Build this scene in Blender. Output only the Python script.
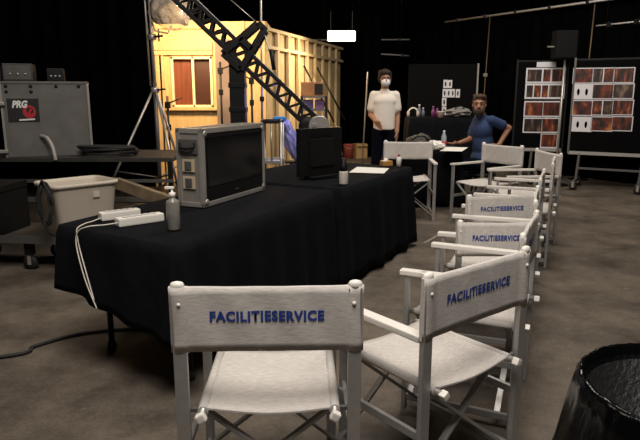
import bpy, bmesh, math, random
from mathutils import Vector, Matrix, noise
random.seed(7)
for o in list(bpy.data.objects): bpy.data.objects.remove(o)
SC = bpy.context.scene
COL = SC.collection
PI = math.pi

# ------------------------------------------------------------------ camera, world, exposure, large lights
F_PX, PITCH, CAM_H = 600.0, math.atan(127/600), 1.42
cam_d = bpy.data.cameras.new('camera'); cam = bpy.data.objects.new('camera', cam_d); COL.objects.link(cam)
cam.location = (0, 0, CAM_H); cam.rotation_euler = (PI/2 - PITCH, 0, 0)
cam_d.sensor_fit = 'HORIZONTAL'; cam_d.sensor_width = 36; cam_d.lens = 36*F_PX/640; cam_d.clip_start = .05
SC.camera = cam
world = bpy.data.worlds.new('world'); SC.world = world; world.use_nodes = True
world.node_tree.nodes['Background'].inputs[0].default_value = (.9, .92, 1, 1)
world.node_tree.nodes['Background'].inputs[1].default_value = .012
SC.view_settings.view_transform = 'Standard'; SC.view_settings.look = 'None'
SC.view_settings.exposure = 0.0; SC.view_settings.gamma = 1; SC.view_settings.use_curve_mapping = False

def area(name, loc, target, size, energy, color, size_y=None):
    l = bpy.data.lights.new(name, 'AREA'); l.energy = energy; l.color = color
    l.shape = 'RECTANGLE'; l.size = size; l.size_y = size_y or size
    o = bpy.data.objects.new(name, l); COL.objects.link(o); o.location = loc
    o.rotation_euler = (Vector(target)-Vector(loc)).to_track_quat('-Z', 'Y').to_euler()
    return o
area('work_light_over_chairs', (.1, .7, 4.6), (.6, 3.2, .4), 1.9, 220, (1, .92, .845))
area('work_light_over_aisle', (1.6, 6.2, 4.9), (1.3, 6.6, 0), 2.0, 150, (1, .90, .78))
area('pipe_fill_light', (2.6, 7.2, 4.5), (4.2, 11.2, 2.9), 1.0, 75, (1, .92, .82))  # added fill without a real fixture, lifts the long scaffold pipe
area('work_light_over_carts', (-2.2, 2.6, 4.6), (-2.4, 4.6, 0), 1.2, 28, (1, .88, .74))

# ------------------------------------------------------------------ pixel rays of the photograph (for laying out)
_c, _s = math.cos(PITCH), math.sin(PITCH)
def _ray(u, v):
    a, b = (u-320)/F_PX, (220-v)/F_PX
    return Vector((a, _c+b*_s, -_s+b*_c))
def gz(u, v, z):
    r = _ray(u, v); t = (z-CAM_H)/r.z; return Vector((r.x*t, r.y*t, z))
def gy(u, v, y):
    r = _ray(u, v); t = y/r.y; return Vector((r.x*t, y, CAM_H+r.z*t))

# ------------------------------------------------------------------ materials
MATS = {}
def mat(name, col, rough=.6, metal=0, var=0, scale=20, bump=0, stretch=None, emit=None, spec=.5, alpha=1, trans=0):
    if name in MATS: return MATS[name]
    m = bpy.data.materials.new(name); m.use_nodes = True; nt = m.node_tree; N = nt.nodes; b = N['Principled BSDF']
    b.inputs['Base Color'].default_value = (*col, 1); b.inputs['Roughness'].default_value = rough
    b.inputs['Metallic'].default_value = metal; b.inputs['Specular IOR Level'].default_value = spec
    if alpha < 1: b.inputs['Alpha'].default_value = alpha
    if trans: b.inputs['Transmission Weight'].default_value = trans
    if emit: b.inputs['Emission Color'].default_value = (*emit[:3], 1); b.inputs['Emission Strength'].default_value = emit[3]
    if var or bump:
        tc = N.new('ShaderNodeTexCoord'); mp = N.new('ShaderNodeMapping'); nz = N.new('ShaderNodeTexNoise')
        nz.inputs['Scale'].default_value = scale; nz.inputs['Detail'].default_value = 5
        if stretch: mp.inputs['Scale'].default_value = stretch
        nt.links.new(tc.outputs['Object'], mp.inputs[0]); nt.links.new(mp.outputs[0], nz.inputs[0])
        if var:
            rp = N.new('ShaderNodeValToRGB'); e = rp.color_ramp.elements
            e[0].position = .3; e[1].position = .7
            e[0].color = (*[max(0, c*(1-var)) for c in col], 1); e[1].color = (*[min(1, c*(1+var)) for c in col], 1)
            nt.links.new(nz.outputs[0], rp.inputs[0]); nt.links.new(rp.outputs[0], b.inputs['Base Color'])
        if bump:
            bp = N.new('ShaderNodeBump'); bp.inputs['Strength'].default_value = bump; bp.inputs['Distance'].default_value = .01
            nt.links.new(nz.outputs[0], bp.inputs['Height']); nt.links.new(bp.outputs[0], b.inputs['Normal'])
    MATS[name] = m; return m

CANVAS = mat('canvas', (.545, .515, .48), .9, var=.17, scale=34, bump=.06, stretch=(1, 7, 9), spec=.2)
ALU = mat('satin_aluminium', (.36, .35, .335), .42, .45, var=.06, scale=30)
ARMW = mat('pale_armrest', (.72, .69, .64), .45)
WPLAST = mat('white_plastic', (.80, .77, .71), .4)
BLUE = mat('blue_print', (.010, .040, .25), .7)
BLACKCLOTH = mat('black_cloth', (.0040, .0045, .0062), .95, var=.25, scale=14, bump=.15, spec=.1)
DRAPE = mat('black_drape', (.0016, .0016, .0017), 1, spec=.0, var=.3, scale=3)
BLK = mat('black_metal', (.007, .007, .0075), .5, spec=.25)
BLKP = mat('black_plastic', (.006, .006, .0065), .5, spec=.25)
RUBBER = mat('black_rubber', (.012, .012, .012), .7)
STEEL = mat('steel', (.46, .44, .41), .35, .6, var=.1, scale=15)
DSTEEL = mat('dark_steel', (.13, .125, .12), .45, .5)
CASEGREY = mat('grey_case_panel', (.125, .120, .112), .55, .1, var=.14, scale=7)
WOOD = mat('pale_timber', (.60, .41, .19), .75, var=.16, scale=7, stretch=(4, 4, .6))
PLY = mat('plywood', (.52, .36, .17), .8, var=.18, scale=4, stretch=(2, 2, .5))

# ------------------------------------------------------------------ mesh helpers
class MB:
    def __init__(s): s.bm = bmesh.new()
    def box(s, c, size, rot=None, bev=0, M=None):
        t = bmesh.new(); bmesh.ops.create_cube(t, size=1)
        bmesh.ops.scale(t, vec=size, verts=t.verts)
        if bev: bmesh.ops.bevel(t, geom=t.edges[:], offset=bev, segments=2, affect='EDGES', profile=.7)
        R = rot.to_4x4() if rot is not None else Matrix()
        bmesh.ops.transform(t, matrix=(M or Matrix()) @ Matrix.Translation(c) @ R, verts=t.verts)
        s.add(t); return s
    def add(s, t):
        me = bpy.data.meshes.new('tmp'); t.to_mesh(me); t.free(); s.bm.from_mesh(me); bpy.data.meshes.remove(me)
    def bar(s, p, q, w, h, bev=.002, up=(0, 0, 1)):
        p, q = Vector(p), Vector(q); d = q-p; L = d.length; z = d.normalized(); u = Vector(up)
        if abs(z.dot(u)) > .98: u = Vector((0, 1, 0))
        x = u.cross(z).normalized(); y = z.cross(x)
        R = Matrix((x, y, z)).transposed()
        return s.box((p+q)/2, (w, h, L), R, bev)
    def tube(s, pts, r, n=10, caps=True, r2=None):
        pts = [Vector(p) for p in pts]; rings = []; prev = None
        for i, p in enumerate(pts):
            d = (pts[min(i+1, len(pts)-1)]-pts[max(i-1, 0)]).normalized()
            if prev is None:
                u = Vector((0, 0, 1)) if abs(d.z) < .9 else Vector((1, 0, 0)); x = u.cross(d).normalized()
            else: x = (prev-d*prev.dot(d)).normalized()
            prev = x; y = d.cross(x)
            rr = r if r2 is None else r+(r2-r)*i/(len(pts)-1)
            rings.append([s.bm.verts.new(p+x*rr*math.cos(2*PI*k/n)+y*rr*math.sin(2*PI*k/n)) for k in range(n)])
        for a, b in zip(rings, rings[1:]):
            for k in range(n): f = s.bm.faces.new((a[k], a[(k+1) % n], b[(k+1) % n], b[k])); f.smooth = True
        if caps: s.bm.faces.new(rings[0][::-1]); s.bm.faces.new(rings[-1])
        return s
    def lathe(s, prof, c=(0, 0, 0), n=24, M=None, sx=1, sy=1):
        M = M or Matrix(); rings = []
        for r, z in prof:
            rings.append([s.bm.verts.new(M @ (Vector(c)+Vector((sx*r*math.cos(2*PI*k/n), sy*r*math.sin(2*PI*k/n), z)))) for k in range(n)])
        for a, b in zip(rings, rings[1:]):
            for k in range(n): f = s.bm.faces.new((a[k], a[(k+1) % n], b[(k+1) % n], b[k])); f.smooth = True
        if prof[0][0] > 0: s.bm.faces.new(rings[0][::-1])
        if prof[-1][0] > 0: s.bm.faces.new(rings[-1])
        return s
    def ball(s, c, r, n=12, M=None):
        t = bmesh.new(); bmesh.ops.create_uvsphere(t, u_segments=n, v_segments=max(6, n*2//3), radius=1)
        rr = r if hasattr(r, '__len__') else (r, r, r)
        for f in t.faces: f.smooth = True
        bmesh.ops.transform(t, matrix=Matrix.Translation(c) @ (M or Matrix()) @ Matrix.Diagonal((*rr, 1)), verts=t.verts)
        s.add(t); return s
    def limb(s, p, q, r1, r2):
        p, q = Vector(p), Vector(q); N = 6
        s.tube([p.lerp(q, i/N) for i in range(N+1)], r1, 14, True, r2); s.ball(p, r1, 14); s.ball(q, r2, 14); return s
    def prism(s, poly, d, M):                       # poly in local xy, thickness d along local z
        a = [s.bm.verts.new(M @ Vector((x, y, 0))) for x, y in poly]; b = [s.bm.verts.new(M @ Vector((x, y, d))) for x, y in poly]
        n = len(poly); s.bm.faces.new(a[::-1]); s.bm.faces.new(b)
        for k in range(n): s.bm.faces.new((a[k], a[(k+1) % n], b[(k+1) % n], b[k]))
        return s
    def build(s, name, m, parent=None, kind=None, remesh=0, smooth_iter=4):
        bmesh.ops.remove_doubles(s.bm, verts=s.bm.verts, dist=1e-6)
        bmesh.ops.recalc_face_normals(s.bm, faces=s.bm.faces)
        me = bpy.data.meshes.new(name); s.bm.to_mesh(me); s.bm.free()
        if remesh: me = voxel(me, remesh, smooth_iter)
        me.materials.append(m); return link(name, me, parent, kind)
def link(name, me, parent=None, kind=None):
    o = bpy.data.objects.new(name, me); COL.objects.link(o)
    if parent: o.parent = parent
    if kind: o['kind'] = kind
    return o
def voxel(me, size, it):
    o = bpy.data.objects.new('tmp', me); COL.objects.link(o)
    md = o.modifiers.new('r', 'REMESH'); md.mode = 'VOXEL'; md.voxel_size = size; md.use_smooth_shade = True
    sm = o.modifiers.new('s', 'SMOOTH'); sm.iterations = it; sm.factor = .5
    dg = bpy.context.evaluated_depsgraph_get(); dg.update()
    out = bpy.data.meshes.new_from_object(o.evaluated_get(dg)); bpy.data.objects.remove(o); return out
def text_mesh(body, width, bold=.02, ext=.0006, sp=1.0):
    c = bpy.data.curves.new('t', 'FONT'); c.body = body; c.size = 1; c.offset = bold; c.extrude = ext; c.space_character = sp
    c.align_x = 'CENTER'; c.align_y = 'CENTER'; c.resolution_u = 3
    o = bpy.data.objects.new('tmp', c); COL.objects.link(o)
    dg = bpy.context.evaluated_depsgraph_get(); dg.update()
    me = bpy.data.meshes.new_from_object(o.evaluated_get(dg)); bpy.data.objects.remove(o)
    xs = [v.co.x for v in me.vertices]; ys = [v.co.y for v in me.vertices]
    w = max(xs)-min(xs); cx = (max(xs)+min(xs))/2; cy = (max(ys)+min(ys))/2
    for v in me.vertices: v.co.x = (v.co.x-cx)*width/w; v.co.y = (v.co.y-cy)*width/w
    return me
def tag(o, label, cat, group=None):
    o['label'] = label; o['category'] = cat
    if group: o['group'] = group
    return o
def thing(name, loc, label, cat, group=None, rz=0):
    o = bpy.data.objects.new(name, None); COL.objects.link(o); o.location = loc; o.rotation_euler = (0, 0, rz)
    o.empty_display_size = .1
    return tag(o, label, cat, group)
def copy_tree(o, parent=None):
    c = o.copy(); COL.objects.link(c)
    if parent: c.parent = parent
    for ch in o.children: copy_tree(ch, c)
    return c
def rotz(a): return Matrix.Rotation(a, 3, 'Z')

# ------------------------------------------------------------------ the setting
def floor_material():
    m = bpy.data.materials.new('concrete'); m.use_nodes = True; nt = m.node_tree; N = nt.nodes; L = nt.links; b = N['Principled BSDF']
    tc = N.new('ShaderNodeTexCoord')
    def nz(sc, det, rough=.6):
        n = N.new('ShaderNodeTexNoise'); n.inputs['Scale'].default_value = sc; n.inputs['Detail'].default_value = det; n.inputs['Roughness'].default_value = rough
        L.new(tc.outputs['Object'], n.inputs[0]); return n
    a = nz(1.7, 9, .7); r = N.new('ShaderNodeValToRGB'); e = r.color_ramp.elements
    e[0].position = .36; e[0].color = (.078, .063, .048, 1); e[1].position = .66; e[1].color = (.250, .208, .164, 1)
    L.new(a.outputs[0], r.inputs[0])
    s = nz(9, 6, .7); r2 = N.new('ShaderNodeValToRGB'); e = r2.color_ramp.elements
    e[0].position = .63; e[0].color = (0, 0, 0, 1); e[1].position = .74; e[1].color = (1, 1, 1, 1); L.new(s.outputs[0], r2.inputs[0])
    mx = N.new('ShaderNodeMixRGB'); mx.inputs[2].default_value = (.34, .29, .23, 1); L.new(r2.outputs[0], mx.inputs[0]); L.new(r.outputs[0], mx.inputs[1])
    g = nz(60, 3); mu = N.new('ShaderNodeMixRGB'); mu.blend_type = 'MULTIPLY'; mu.inputs[0].default_value = .6
    L.new(mx.outputs[0], mu.inputs[1]); L.new(g.outputs[0], mu.inputs[2]); L.new(mu.outputs[0], b.inputs['Base Color'])
    b.inputs['Roughness'].default_value = .62; b.inputs['Specular IOR Level'].default_value = .3
    bp = N.new('ShaderNodeBump'); bp.inputs['Strength'].default_value = .12; bp.inputs['Distance'].default_value = .01
    L.new(g.outputs[0], bp.inputs['Height']); L.new(bp.outputs[0], b.inputs['Normal'])
    return m
X0, X1, Y0, Y1, ZT = -6.0, 7.0, -1.5, 16.0, 5.6
MB().box(((X0+X1)/2, (Y0+Y1)/2, -.05), (X1-X0, Y1-Y0, .1)).build('floor', floor_material(), kind='structure')
MB().box(((X0+X1)/2, (Y0+Y1)/2, ZT+.05), (X1-X0, Y1-Y0, .1)).build('ceiling', DRAPE, kind='structure')
MB().box(((X0+X1)/2, Y1+.05, ZT/2), (X1-X0, .1, ZT)).build('wall_back', DRAPE, kind='structure')
MB().box((X0-.05, (Y0+Y1)/2, ZT/2), (.1, Y1-Y0, ZT)).build('wall_left', DRAPE, kind='structure')
MB().box((X1+.05, (Y0+Y1)/2, ZT/2), (.1, Y1-Y0, ZT)).build('wall_right', DRAPE, kind='structure')

def drape(name, p, q, z0, z1, label, amp=.05, pitch=.28):
    p, q = Vector((*p, 0)), Vector((*q, 0)); d = q-p; L = d.length; d.normalize(); n = Vector((-d.y, d.x, 0))
    mb = MB(); N = int(L/.04); rows = []
    for z, k in ((z0, 1), ((z0+z1)/2, .8), (z1, .45)):
        rows.append([mb.bm.verts.new(p+d*(L*i/N)+n*(amp*k*math.sin(2*PI*L*i/N/pitch+.7*math.sin(i*.31)))+Vector((0, 0, z))) for i in range(N+1)])
    for a, b in zip(rows, rows[1:]):
        for i in range(N): f = mb.bm.faces.new((a[i], a[i+1], b[i+1], b[i])); f.smooth = True
    o = mb.build(name, DRAPE); md = o.modifiers.new('t', 'SOLIDIFY'); md.thickness = .006
    return tag(o, label, 'curtain')
drape('drape', (-5.9, 8.0), (-2.15, 7.75), .02, 4.6, 'black stage drape hanging behind the grey flight case at left')
drape('drape', (2.0, 13.9), (5.9, 8.05), .02, 2.80, 'black stage drape hung from the pipe behind the photo boards')
drape('drape', (.55, 13.9), (1.3, 13.4), .02, 3.3, 'narrow black drape beside the end of the timber stud wall')

# ------------------------------------------------------------------ director's chairs
CW, CD = .53, .47
def backrest_mesh():
    """sleeve of canvas round both posts, one closed skin"""
    mb = MB(); hx = CW/2+.026; nx, nz = 40, 8
    def sag(x, z): return .007*math.cos(x/hx*PI/2)*(.5+.5*z)+.0022*math.sin(x*41+z*3)*math.sin(z*2.2+.4)
    def pt(i, j, side):
        x = -hx+2*hx*i/nx; z = j/nz
        th = .017*min(1, max(0, (1-abs(x)/hx))*14+.25) if abs(x) > CW/2-.03 else .006
        if abs(x) > CW/2-.03: th = .0135*max(.3, 1-(abs(abs(x)-CW/2)/.030)**4)
        zz = .652+.206*z-(.005*math.cos(x/hx*PI/2) if j == nz else 0)
        return (x, -CD/2+side*th+sag(x, z), zz)
    g = {sd: [[mb.bm.verts.new(pt(i, j, sd)) for i in range(nx+1)] for j in range(nz+1)] for sd in (-1, 1)}
    for sd in (-1, 1):
        for j in range(nz):
            for i in range(nx): f = mb.bm.faces.new((g[sd][j][i], g[sd][j][i+1], g[sd][j+1][i+1], g[sd][j+1][i])); f.smooth = True
    for j in range(nz):
        for i in (0, nx): mb.bm.faces.new((g[-1][j][i], g[-1][j+1][i], g[1][j+1][i], g[1][j][i]))
    for i in range(nx):
        for j in (0, nz): mb.bm.faces.new((g[-1][j][i], g[-1][j][i+1], g[1][j][i+1], g[1][j][i]))
    return mb, sag
def seat_mesh():
    mb = MB(); nx, ny = 18, 14; hx = .205; t = .006
    def pt(i, j, k):
        x = -hx+2*hx*i/nx; y = -.235+.45*j/ny
        z = .462-.017*math.cos(x/hx*PI/2)**1.2+.002*math.sin(y*37+x*9)-t*k
        return (x, y, z)
    g = [[[mb.bm.verts.new(pt(i, j, k)) for i in range(nx+1)] for j in range(ny+1)] for k in (0, 1)]
    for k in (0, 1):
        for j in range(ny):
            for i in range(nx): f = mb.bm.faces.new((g[k][j][i], g[k][j][i+1], g[k][j+1][i+1], g[k][j+1][i])); f.smooth = True
    for j in range(ny):
        for i in (0, nx): mb.bm.faces.new((g[0][j][i], g[0][j+1][i], g[1][j+1][i], g[1][j][i]))
    for i in range(nx):
        for j in (0, ny): mb.bm.faces.new((g[0][j][i], g[0][j][i+1], g[1][j][i+1], g[1][j][i]))
    for x in (-hx, hx): mb.tube([(x, -.235, .452), (x, .215, .452)], .017, 10)     # hem sleeve round the rail
    return mb
def make_chair(arms=True):
    root = thing('directors_chair', (0, 0, 0), '', 'chair', "white canvas director's chairs")
    yr, yf = -CD/2, CD/2
    for sx in (-1, 1):
        x = sx*CW/2
        p = MB().box((x, yr, .426), (.042, .020, .852), bev=.004).build('rear_post', ALU, root)
        MB().lathe([(.020, 0), (.0215, .004), (.0215, .012), (.017, .019), (.008, .022), (.0, .023)], (x, yr, .852), 16, sy=.62).build('post_cap', WPLAST, p)
        MB().box((x, yf, .320), (.034, .020, .64), bev=.004).build('front_leg', ALU, root)
        if arms:
            MB().box((x, .022, .650), (.046, CD+.02, .022), bev=.005).build('armrest', ARMW, root)
        r = MB().box((x, 0, .30), (.016, CD, .030), bev=.003)
        r.build('side_rail', ALU, root)
        MB().box((x, 0, .06), (.018, CD, .03), bev=.003).build('bottom_rail', ALU, root)
        q = MB().tube([(sx*.205, -.268, .452), (sx*.205, .235, .452)], .0125, 10).build('seat_rail', ALU, root)
        MB().box((sx*.205, -.270, .450), (.028, .026, .028), Matrix.Rotation(.5*sx, 3, 'Y'), bev=.006).build('rail_plug', WPLAST, q)
        MB().bar((x, yr+.012, .452), (sx*.205, yr+.012, .452), .014, .012).build('seat_bracket', DSTEEL, root)
    for y in (yr+.05, yf-.03):
        for sx in (-1, 1):
            MB().bar((sx*.205, y+.008*sx, .437), (-sx*.25, y+.008*sx, .065), .012, .026, up=(0, 1, 0)).build('cross_brace', ALU, root)
    seat_mesh().build('seat', CANVAS, root)
    mb, sag = backrest_mesh(); back = mb.build('backrest', CANVAS, root)
    me = text_mesh('FACILITIESERVICE', .344, .045, .0, 1.12)
    xs = max(v.co.y for v in me.vertices)*2
    for v in me.vertices:
        x, z = v.co.x, v.co.y*(.034/xs)
        zz = .764+z; v.co = (x, yr-.0085+sag(x, (zz-.652)/.206), zz)
    me.materials.append(BLUE); t = link('lettering', me, back); t['label'] = 'blue capitals on the canvas'
    for sx in (-1, 1):
        MB().ball((sx*(CW/2-.004), yr-.0135, .805), (.0065, .005, .0065), 8).build('bolt', WPLAST, back)
    return root
proto = make_chair(); used = [False]
bare = [None]
def chair(Lp, Rp, label, z=0, sx=1, sz=1, armless=False):
    """Lp, Rp: feet of the rear posts, left and right as seen from behind"""
    L, R = Vector((*Lp, 0)), Vector((*Rp, 0)); a = math.atan2(R.y-L.y, R.x-L.x); f = Vector((-math.sin(a), math.cos(a), 0))
    o = proto if not used[0] else copy_tree(proto); used[0] = True
    if armless:
        for ch in list(o.children):
            if ch.name.split('.')[0] in ('armrest', 'front_leg', 'side_rail', 'bottom_rail', 'seat', 'seat_rail', 'seat_bracket', 'cross_brace'):
                for g in list(ch.children): bpy.data.objects.remove(g)
                bpy.data.objects.remove(ch)
        MB().bar((-CW/2, -CD/2, .44), (CW/2, -CD/2, .44), .02, .02).build('cross_bar', ALU, o)
    o.location = (L+R)/2+f*CD/2*(1 if not armless else 1); o.rotation_euler = (0, 0, a); o.scale = (sx, 1, sz); o['label'] = label
    return o
chair((-.425, 1.70), (.107, 1.715), "nearest director's chair, seen square from behind at the foot of the picture")
chair((.348, 1.80), (.742, 2.115), "second nearest director's chair, angled left, its whole seat and crossed legs showing")
chair((.815, 2.34), (1.035, 2.81), "director's chair seen edge-on just beyond the second nearest, its long armrest pointing left")
chair((.762, 3.06), (1.085, 3.06), "lower of the two lettered canvas chair backs stacked in view behind the second nearest chair", sx=.72, sz=.885, armless=True)
chair((1.14, 3.12), (1.31, 3.57), "director's chair seen edge-on, its armrest passing between the two small lettered chair backs")
chair((.955, 3.78), (1.405, 3.86), "upper of the two small lettered canvas chair backs, in the middle of the row", sx=.86, sz=.90, armless=True)
chair((1.455, 3.93), (1.66, 4.42), "director's chair edge-on directly behind the upper small lettered back")
chair((1.87, 4.80), (2.07, 5.29), "director's chair edge-on at the row's far end, right before the front-facing pair")
chair((2.25, 5.60), (2.215, 6.14), "rightmost front-facing director's chair, by the wheels of the photo board")
chair((2.16, 6.43), (1.87, 6.88), "director's chair with its blank back in front of the seated man")
chair((1.30, 7.12), (.79, 7.15), "director's chair facing the camera beyond the black tables, below the standing man")

# ------------------------------------------------------------------ clothed tables
def cloth(name, quad, ztop, zbot, label, m=BLACKCLOTH, amp=.028, rows=10, seed=1, flare=.05):
    """quad counter-clockwise from above; zbot(s, x, y) gives the hem height"""
    mb = MB(); per = []; Q = [Vector((*p, 0)) for p in quad]; c = sum(Q, Vector())/4
    for i in range(4):
        a, b = Q[i], Q[(i+1) % 4]; e = (b-a).normalized(); n = Vector((e.y, -e.x, 0)); L = (b-a).length; k = max(6, int(L/.035))
        prv = (a-Q[i-1]).normalized(); np_ = Vector((prv.y, -prv.x, 0))
        for t in range(5): nn = np_.lerp(n, t/5).normalized(); per.append((a, nn))
        for t in range(k): per.append((a.lerp(b, (t+.5)/k), n))
    P = len(per); rr = random.Random(seed); s = 0; S = []
    for i in range(P): S.append(s); s += (per[(i+1) % P][0]-per[i][0]).length+.006
    rings = []
    for r in range(rows+1):
        t = r/rows; ring = []
        for i, (p, n) in enumerate(per):
            w = noise.noise(Vector((S[i]*4.3, seed*7.1, t*.6)))+.6*math.sin(S[i]*19+2.2*noise.noise(Vector((S[i]*2, seed, 0))))
            off = .012*min(1, t*rows)+t*(flare+amp*w)
            zb = zbot(p.x, p.y)+.012*noise.noise(Vector((S[i]*3, 9+seed, 0)))
            ring.append(mb.bm.verts.new((p.x+n.x*off, p.y+n.y*off, ztop-.002*(r == 0)-(ztop-zb)*(max(0, t-.0)) - (.004 if r == 1 else 0))))
        rings.append(ring)
    for a, b in zip(rings, rings[1:]):
        for i in range(P): f = mb.bm.faces.new((a[i], a[(i+1) % P], b[(i+1) % P], b[i])); f.smooth = True
    mb.bm.faces.new(rings[0])
    o = mb.build(name, m); o.modifiers.new('t', 'SOLIDIFY').thickness = .004
    return tag(o, label, 'tablecloth')
def table(quad, z, label, inset=.16, group=None):
    Q = [Vector((*p, 0)) for p in quad]; c = sum(Q, Vector())/4
    r = thing('folding_table', c, label, 'table')
    mb = MB(); pts = [(q-c)*.985 for q in Q]
    a = [mb.bm.verts.new((p.x, p.y, z-.04)) for p in pts]; b = [mb.bm.verts.new((p.x, p.y, z-.008)) for p in pts]
    mb.bm.faces.new(a[::-1]); mb.bm.faces.new(b)
    for k in range(4): mb.bm.faces.new((a[k], a[(k+1) % 4], b[(k+1) % 4], b[k]))
    mb.build('tabletop', DSTEEL, r)
    for q in Q:
        d = (q-c); p = d*(1-inset/d.length*1.4)
        lg = MB().tube([(p.x, p.y, .03), (p.x, p.y, z-.05)], .016, 10).build('leg', BLK, r)
        MB().lathe([(.022, 0), (.026, .02), (.02, .05)], (p.x, p.y, .0), 12).build('foot', RUBBER, lg)
    return r
T1 = [(-.658, 2.586), (.085, 4.150), (-.66, 4.54), (-1.354, 3.04)]
table(T1, .745, 'black folding table under the nearer black cloth, its feet showing at left')
def hem1(x, y):
    # the short end nearest the camera hangs askew, short at the left
    d = (x+.658)*-.835+(y-2.586)*.55
    e = max(0, min(1, d/.8)); near = max(0, 1-((x+1.0)*.43+(y-2.8)*.9)/1.5)
    return .05+min(1, max(0, near*1.1))*(.24+.13*e)
cloth('tablecloth', T1, .756, hem1, 'black cloth on the near table under the monitor case and power strips', seed=3, flare=.03)
T2 = [(.150, 4.26), (.842, 5.534), (-.10, 6.08), (-.84, 4.80)]
table(T2, .745, 'black folding table under the farther black cloth')
cloth('tablecloth', T2, .752, lambda x, y: .05, 'black cloth on the farther table with papers and black screen', seed=5, amp=.035, flare=.055)
T3 = [(.93, 7.50), (1.76, 7.50), (1.76, 8.02), (.93, 8.02)]
table(T3, .745, 'folding table beside the seated man, under a black cloth')
cloth('tablecloth', T3, .752, lambda x, y: .05, 'black cloth on the table the seated man leans on', seed=8)
T4 = [(1.40, 9.45), (2.45, 9.45), (2.45, 10.0), (1.40, 10.0)]
table(T4, 1.03, 'tall narrow table crowded with bottles before the black board')
cloth('tablecloth', T4, 1.042, lambda x, y: .08, 'black cloth over the tall table below the pinned cards', seed=9)

# ------------------------------------------------------------------ things on the near tables
CA = math.atan2(.665, .288)
def monitor_case():
    W, D, H = .745, .185, .46
    r = thing('monitor_case', (-.676, 3.455, .760), 'silver flight case with a built-in dark monitor, on the near black table', 'monitor case', rz=CA)
    # local: x along the screen, y into the case
    e = .029
    MB().box((W/2, D/2+.012, H/2), (W-.012, D-.024, H-.012), bev=.004).build('case_shell', mat('case_silver', (.20, .185, .165), .5, .15, var=.12, scale=8), r)
    m = MB()
    for x in (e/2, W-e/2):
        for y in (e/2, D-e/2): m.box((x, y, H/2), (e, e, H), bev=.005)
    for z in (e/2, H-e/2):
        for y in (e/2, D-e/2): m.box((W/2, y, z), (W, e, e), bev=.005)
        for x in (e/2, W-e/2): m.box((x, D/2, z), (e, D, e), bev=.005)
    m.build('edge_trim', STEEL, r)
    bz = MB().box((W/2, .010, H/2), (W-.056, .012, H-.056), bev=.003).build('monitor_bezel', BLKP, r)
    MB().box((W/2, .004, H/2+.03), (W-.10, .006, H-.17), bev=.001).build('screen', mat('dark_screen', (.003, .003, .004), .16, spec=.25), bz)
    MB().box((W/2, .002, .062), (.03, .004, .006)).build('badge', DSTEEL, bz)
    for z in (.245, .145):                                   # recessed butterfly latches on the left face
        l = MB().box((-.001, .10, z), (.006, .085, .075), bev=.002).build('latch', mat('bright_latch', (.70, .58, .40), .35, .4), r)
        MB().box((-.006, .10, z), (.008, .045, .05), bev=.002).build('latch_wing', DSTEEL, l)
    h = MB().box((-.001, .10, .355), (.008, .13, .085), bev=.003).build('handle_plate', DSTEEL, r)
    MB().tube([(-.004, .05, .375), (-.022, .055, .352), (-.025, .10, .345), (-.022, .145, .352), (-.004, .15, .375)], .009, 8).build('grip', BLK, h)
    for x in (.03, W-.03):
        for z in (.03, H-.03): MB().ball((x, -.001, z), (.018, .006, .018), 10).build('ball_corner', STEEL, r)
monitor_case()
def screen_back():
    d = Vector((.335, .288, 0)); L = .44; a = math.atan2(d.y, d.x)
    r = thing('monitor', (-.137, 4.62, .757), 'black flat monitor standing with its back to the camera on the farther table', 'monitor', rz=a)
    MB().box((L/2, .05, .205), (L, .05, .375), bev=.006).build('housing', BLKP, r)
    MB().box((L/2, .022, .20), (L*.55, .022, .22), bev=.008).build('rear_cover', BLK, r)
    m = MB()
    for k in range(9): m.box((L/2, .0245, .345-.008*k), (.22, .004, .003))
    m.build('vent_slats', BLK, r)
    MB().box((L/2, .05, .010), (L*.6, .16, .018), bev=.004).build('stand_base', BLK, r)
    MB().box((L/2, .078, .21), (L-.03, .006, .335), bev=.001).build('screen', MATS['dark_screen'], r)
screen_back()
def pump_bottle(loc, s, label, glass):
    r = thing('pump_bottle', loc, label, 'bottle')
    MB().lathe([(.0, .0), (.030*s, 0), (.033*s, .006*s), (.033*s, .135*s), (.030*s, .147*s), (.014*s, .155*s), (.013*s, .165*s)], n=20).build('bottle_body', glass, r)
    MB().lathe([(.015*s, .163*s), (.016*s, .185*s), (.006*s, .188*s), (.006*s, .205*s), (.0, .206*s)], n=14).build('pump_collar', WPLAST, r)
    MB().box((-.012*s, 0, .209*s), (.045*s, .018*s, .013*s), bev=.004*s).build('pump_head', WPLAST, r)
pump_bottle(gz(174, 229.5, .758), 1.0, 'clear hand sanitizer pump bottle at the near edge of the table beside power strips',
            mat('clear_gel', (.20, .19, .17), .25, var=.2, scale=20, spec=.4))
def small_bottle():
    r = thing('bottle', gz(343.5, 184, .757), 'pale squat bottle with dark cap beside the black monitor', 'bottle')
    MB().lathe([(0, 0), (.032, 0), (.034, .005), (.034, .085), (.030, .098)], n=20).build('bottle_body', mat('pale_bottle', (.50, .46, .40), .4), r)
    MB().lathe([(.029, .097), (.029, .14), (.018, .155), (.018, .19), (.0, .192)], n=16).build('cap', BLKP, r)
small_bottle()
def strip(p, q, label, w=.062, h=.042):
    p, q = Vector(p), Vector(q); d = q-p; L = d.length; a = math.atan2(d.y, d.x)
    r = thing('power_strip', p, label, 'power strip', 'white power strips', rz=a)
    MB().box((L/2, 0, h/2), (L, w, h), bev=.008).build('housing', WPLAST, r)
    for k in range(5):
        MB().lathe([(.019, 0), (.019, .002), (.016, .002), (.014, -.001)], (L*(.2+.15*k), 0, h+.001), 14).build('socket', mat('socket_grey', (.5, .48, .45), .5), r)
    return r
strip(gz(100, 220.5, .758), gz(139, 215.5, .758), 'shorter white power strip lying behind the other, left end of table')
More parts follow.
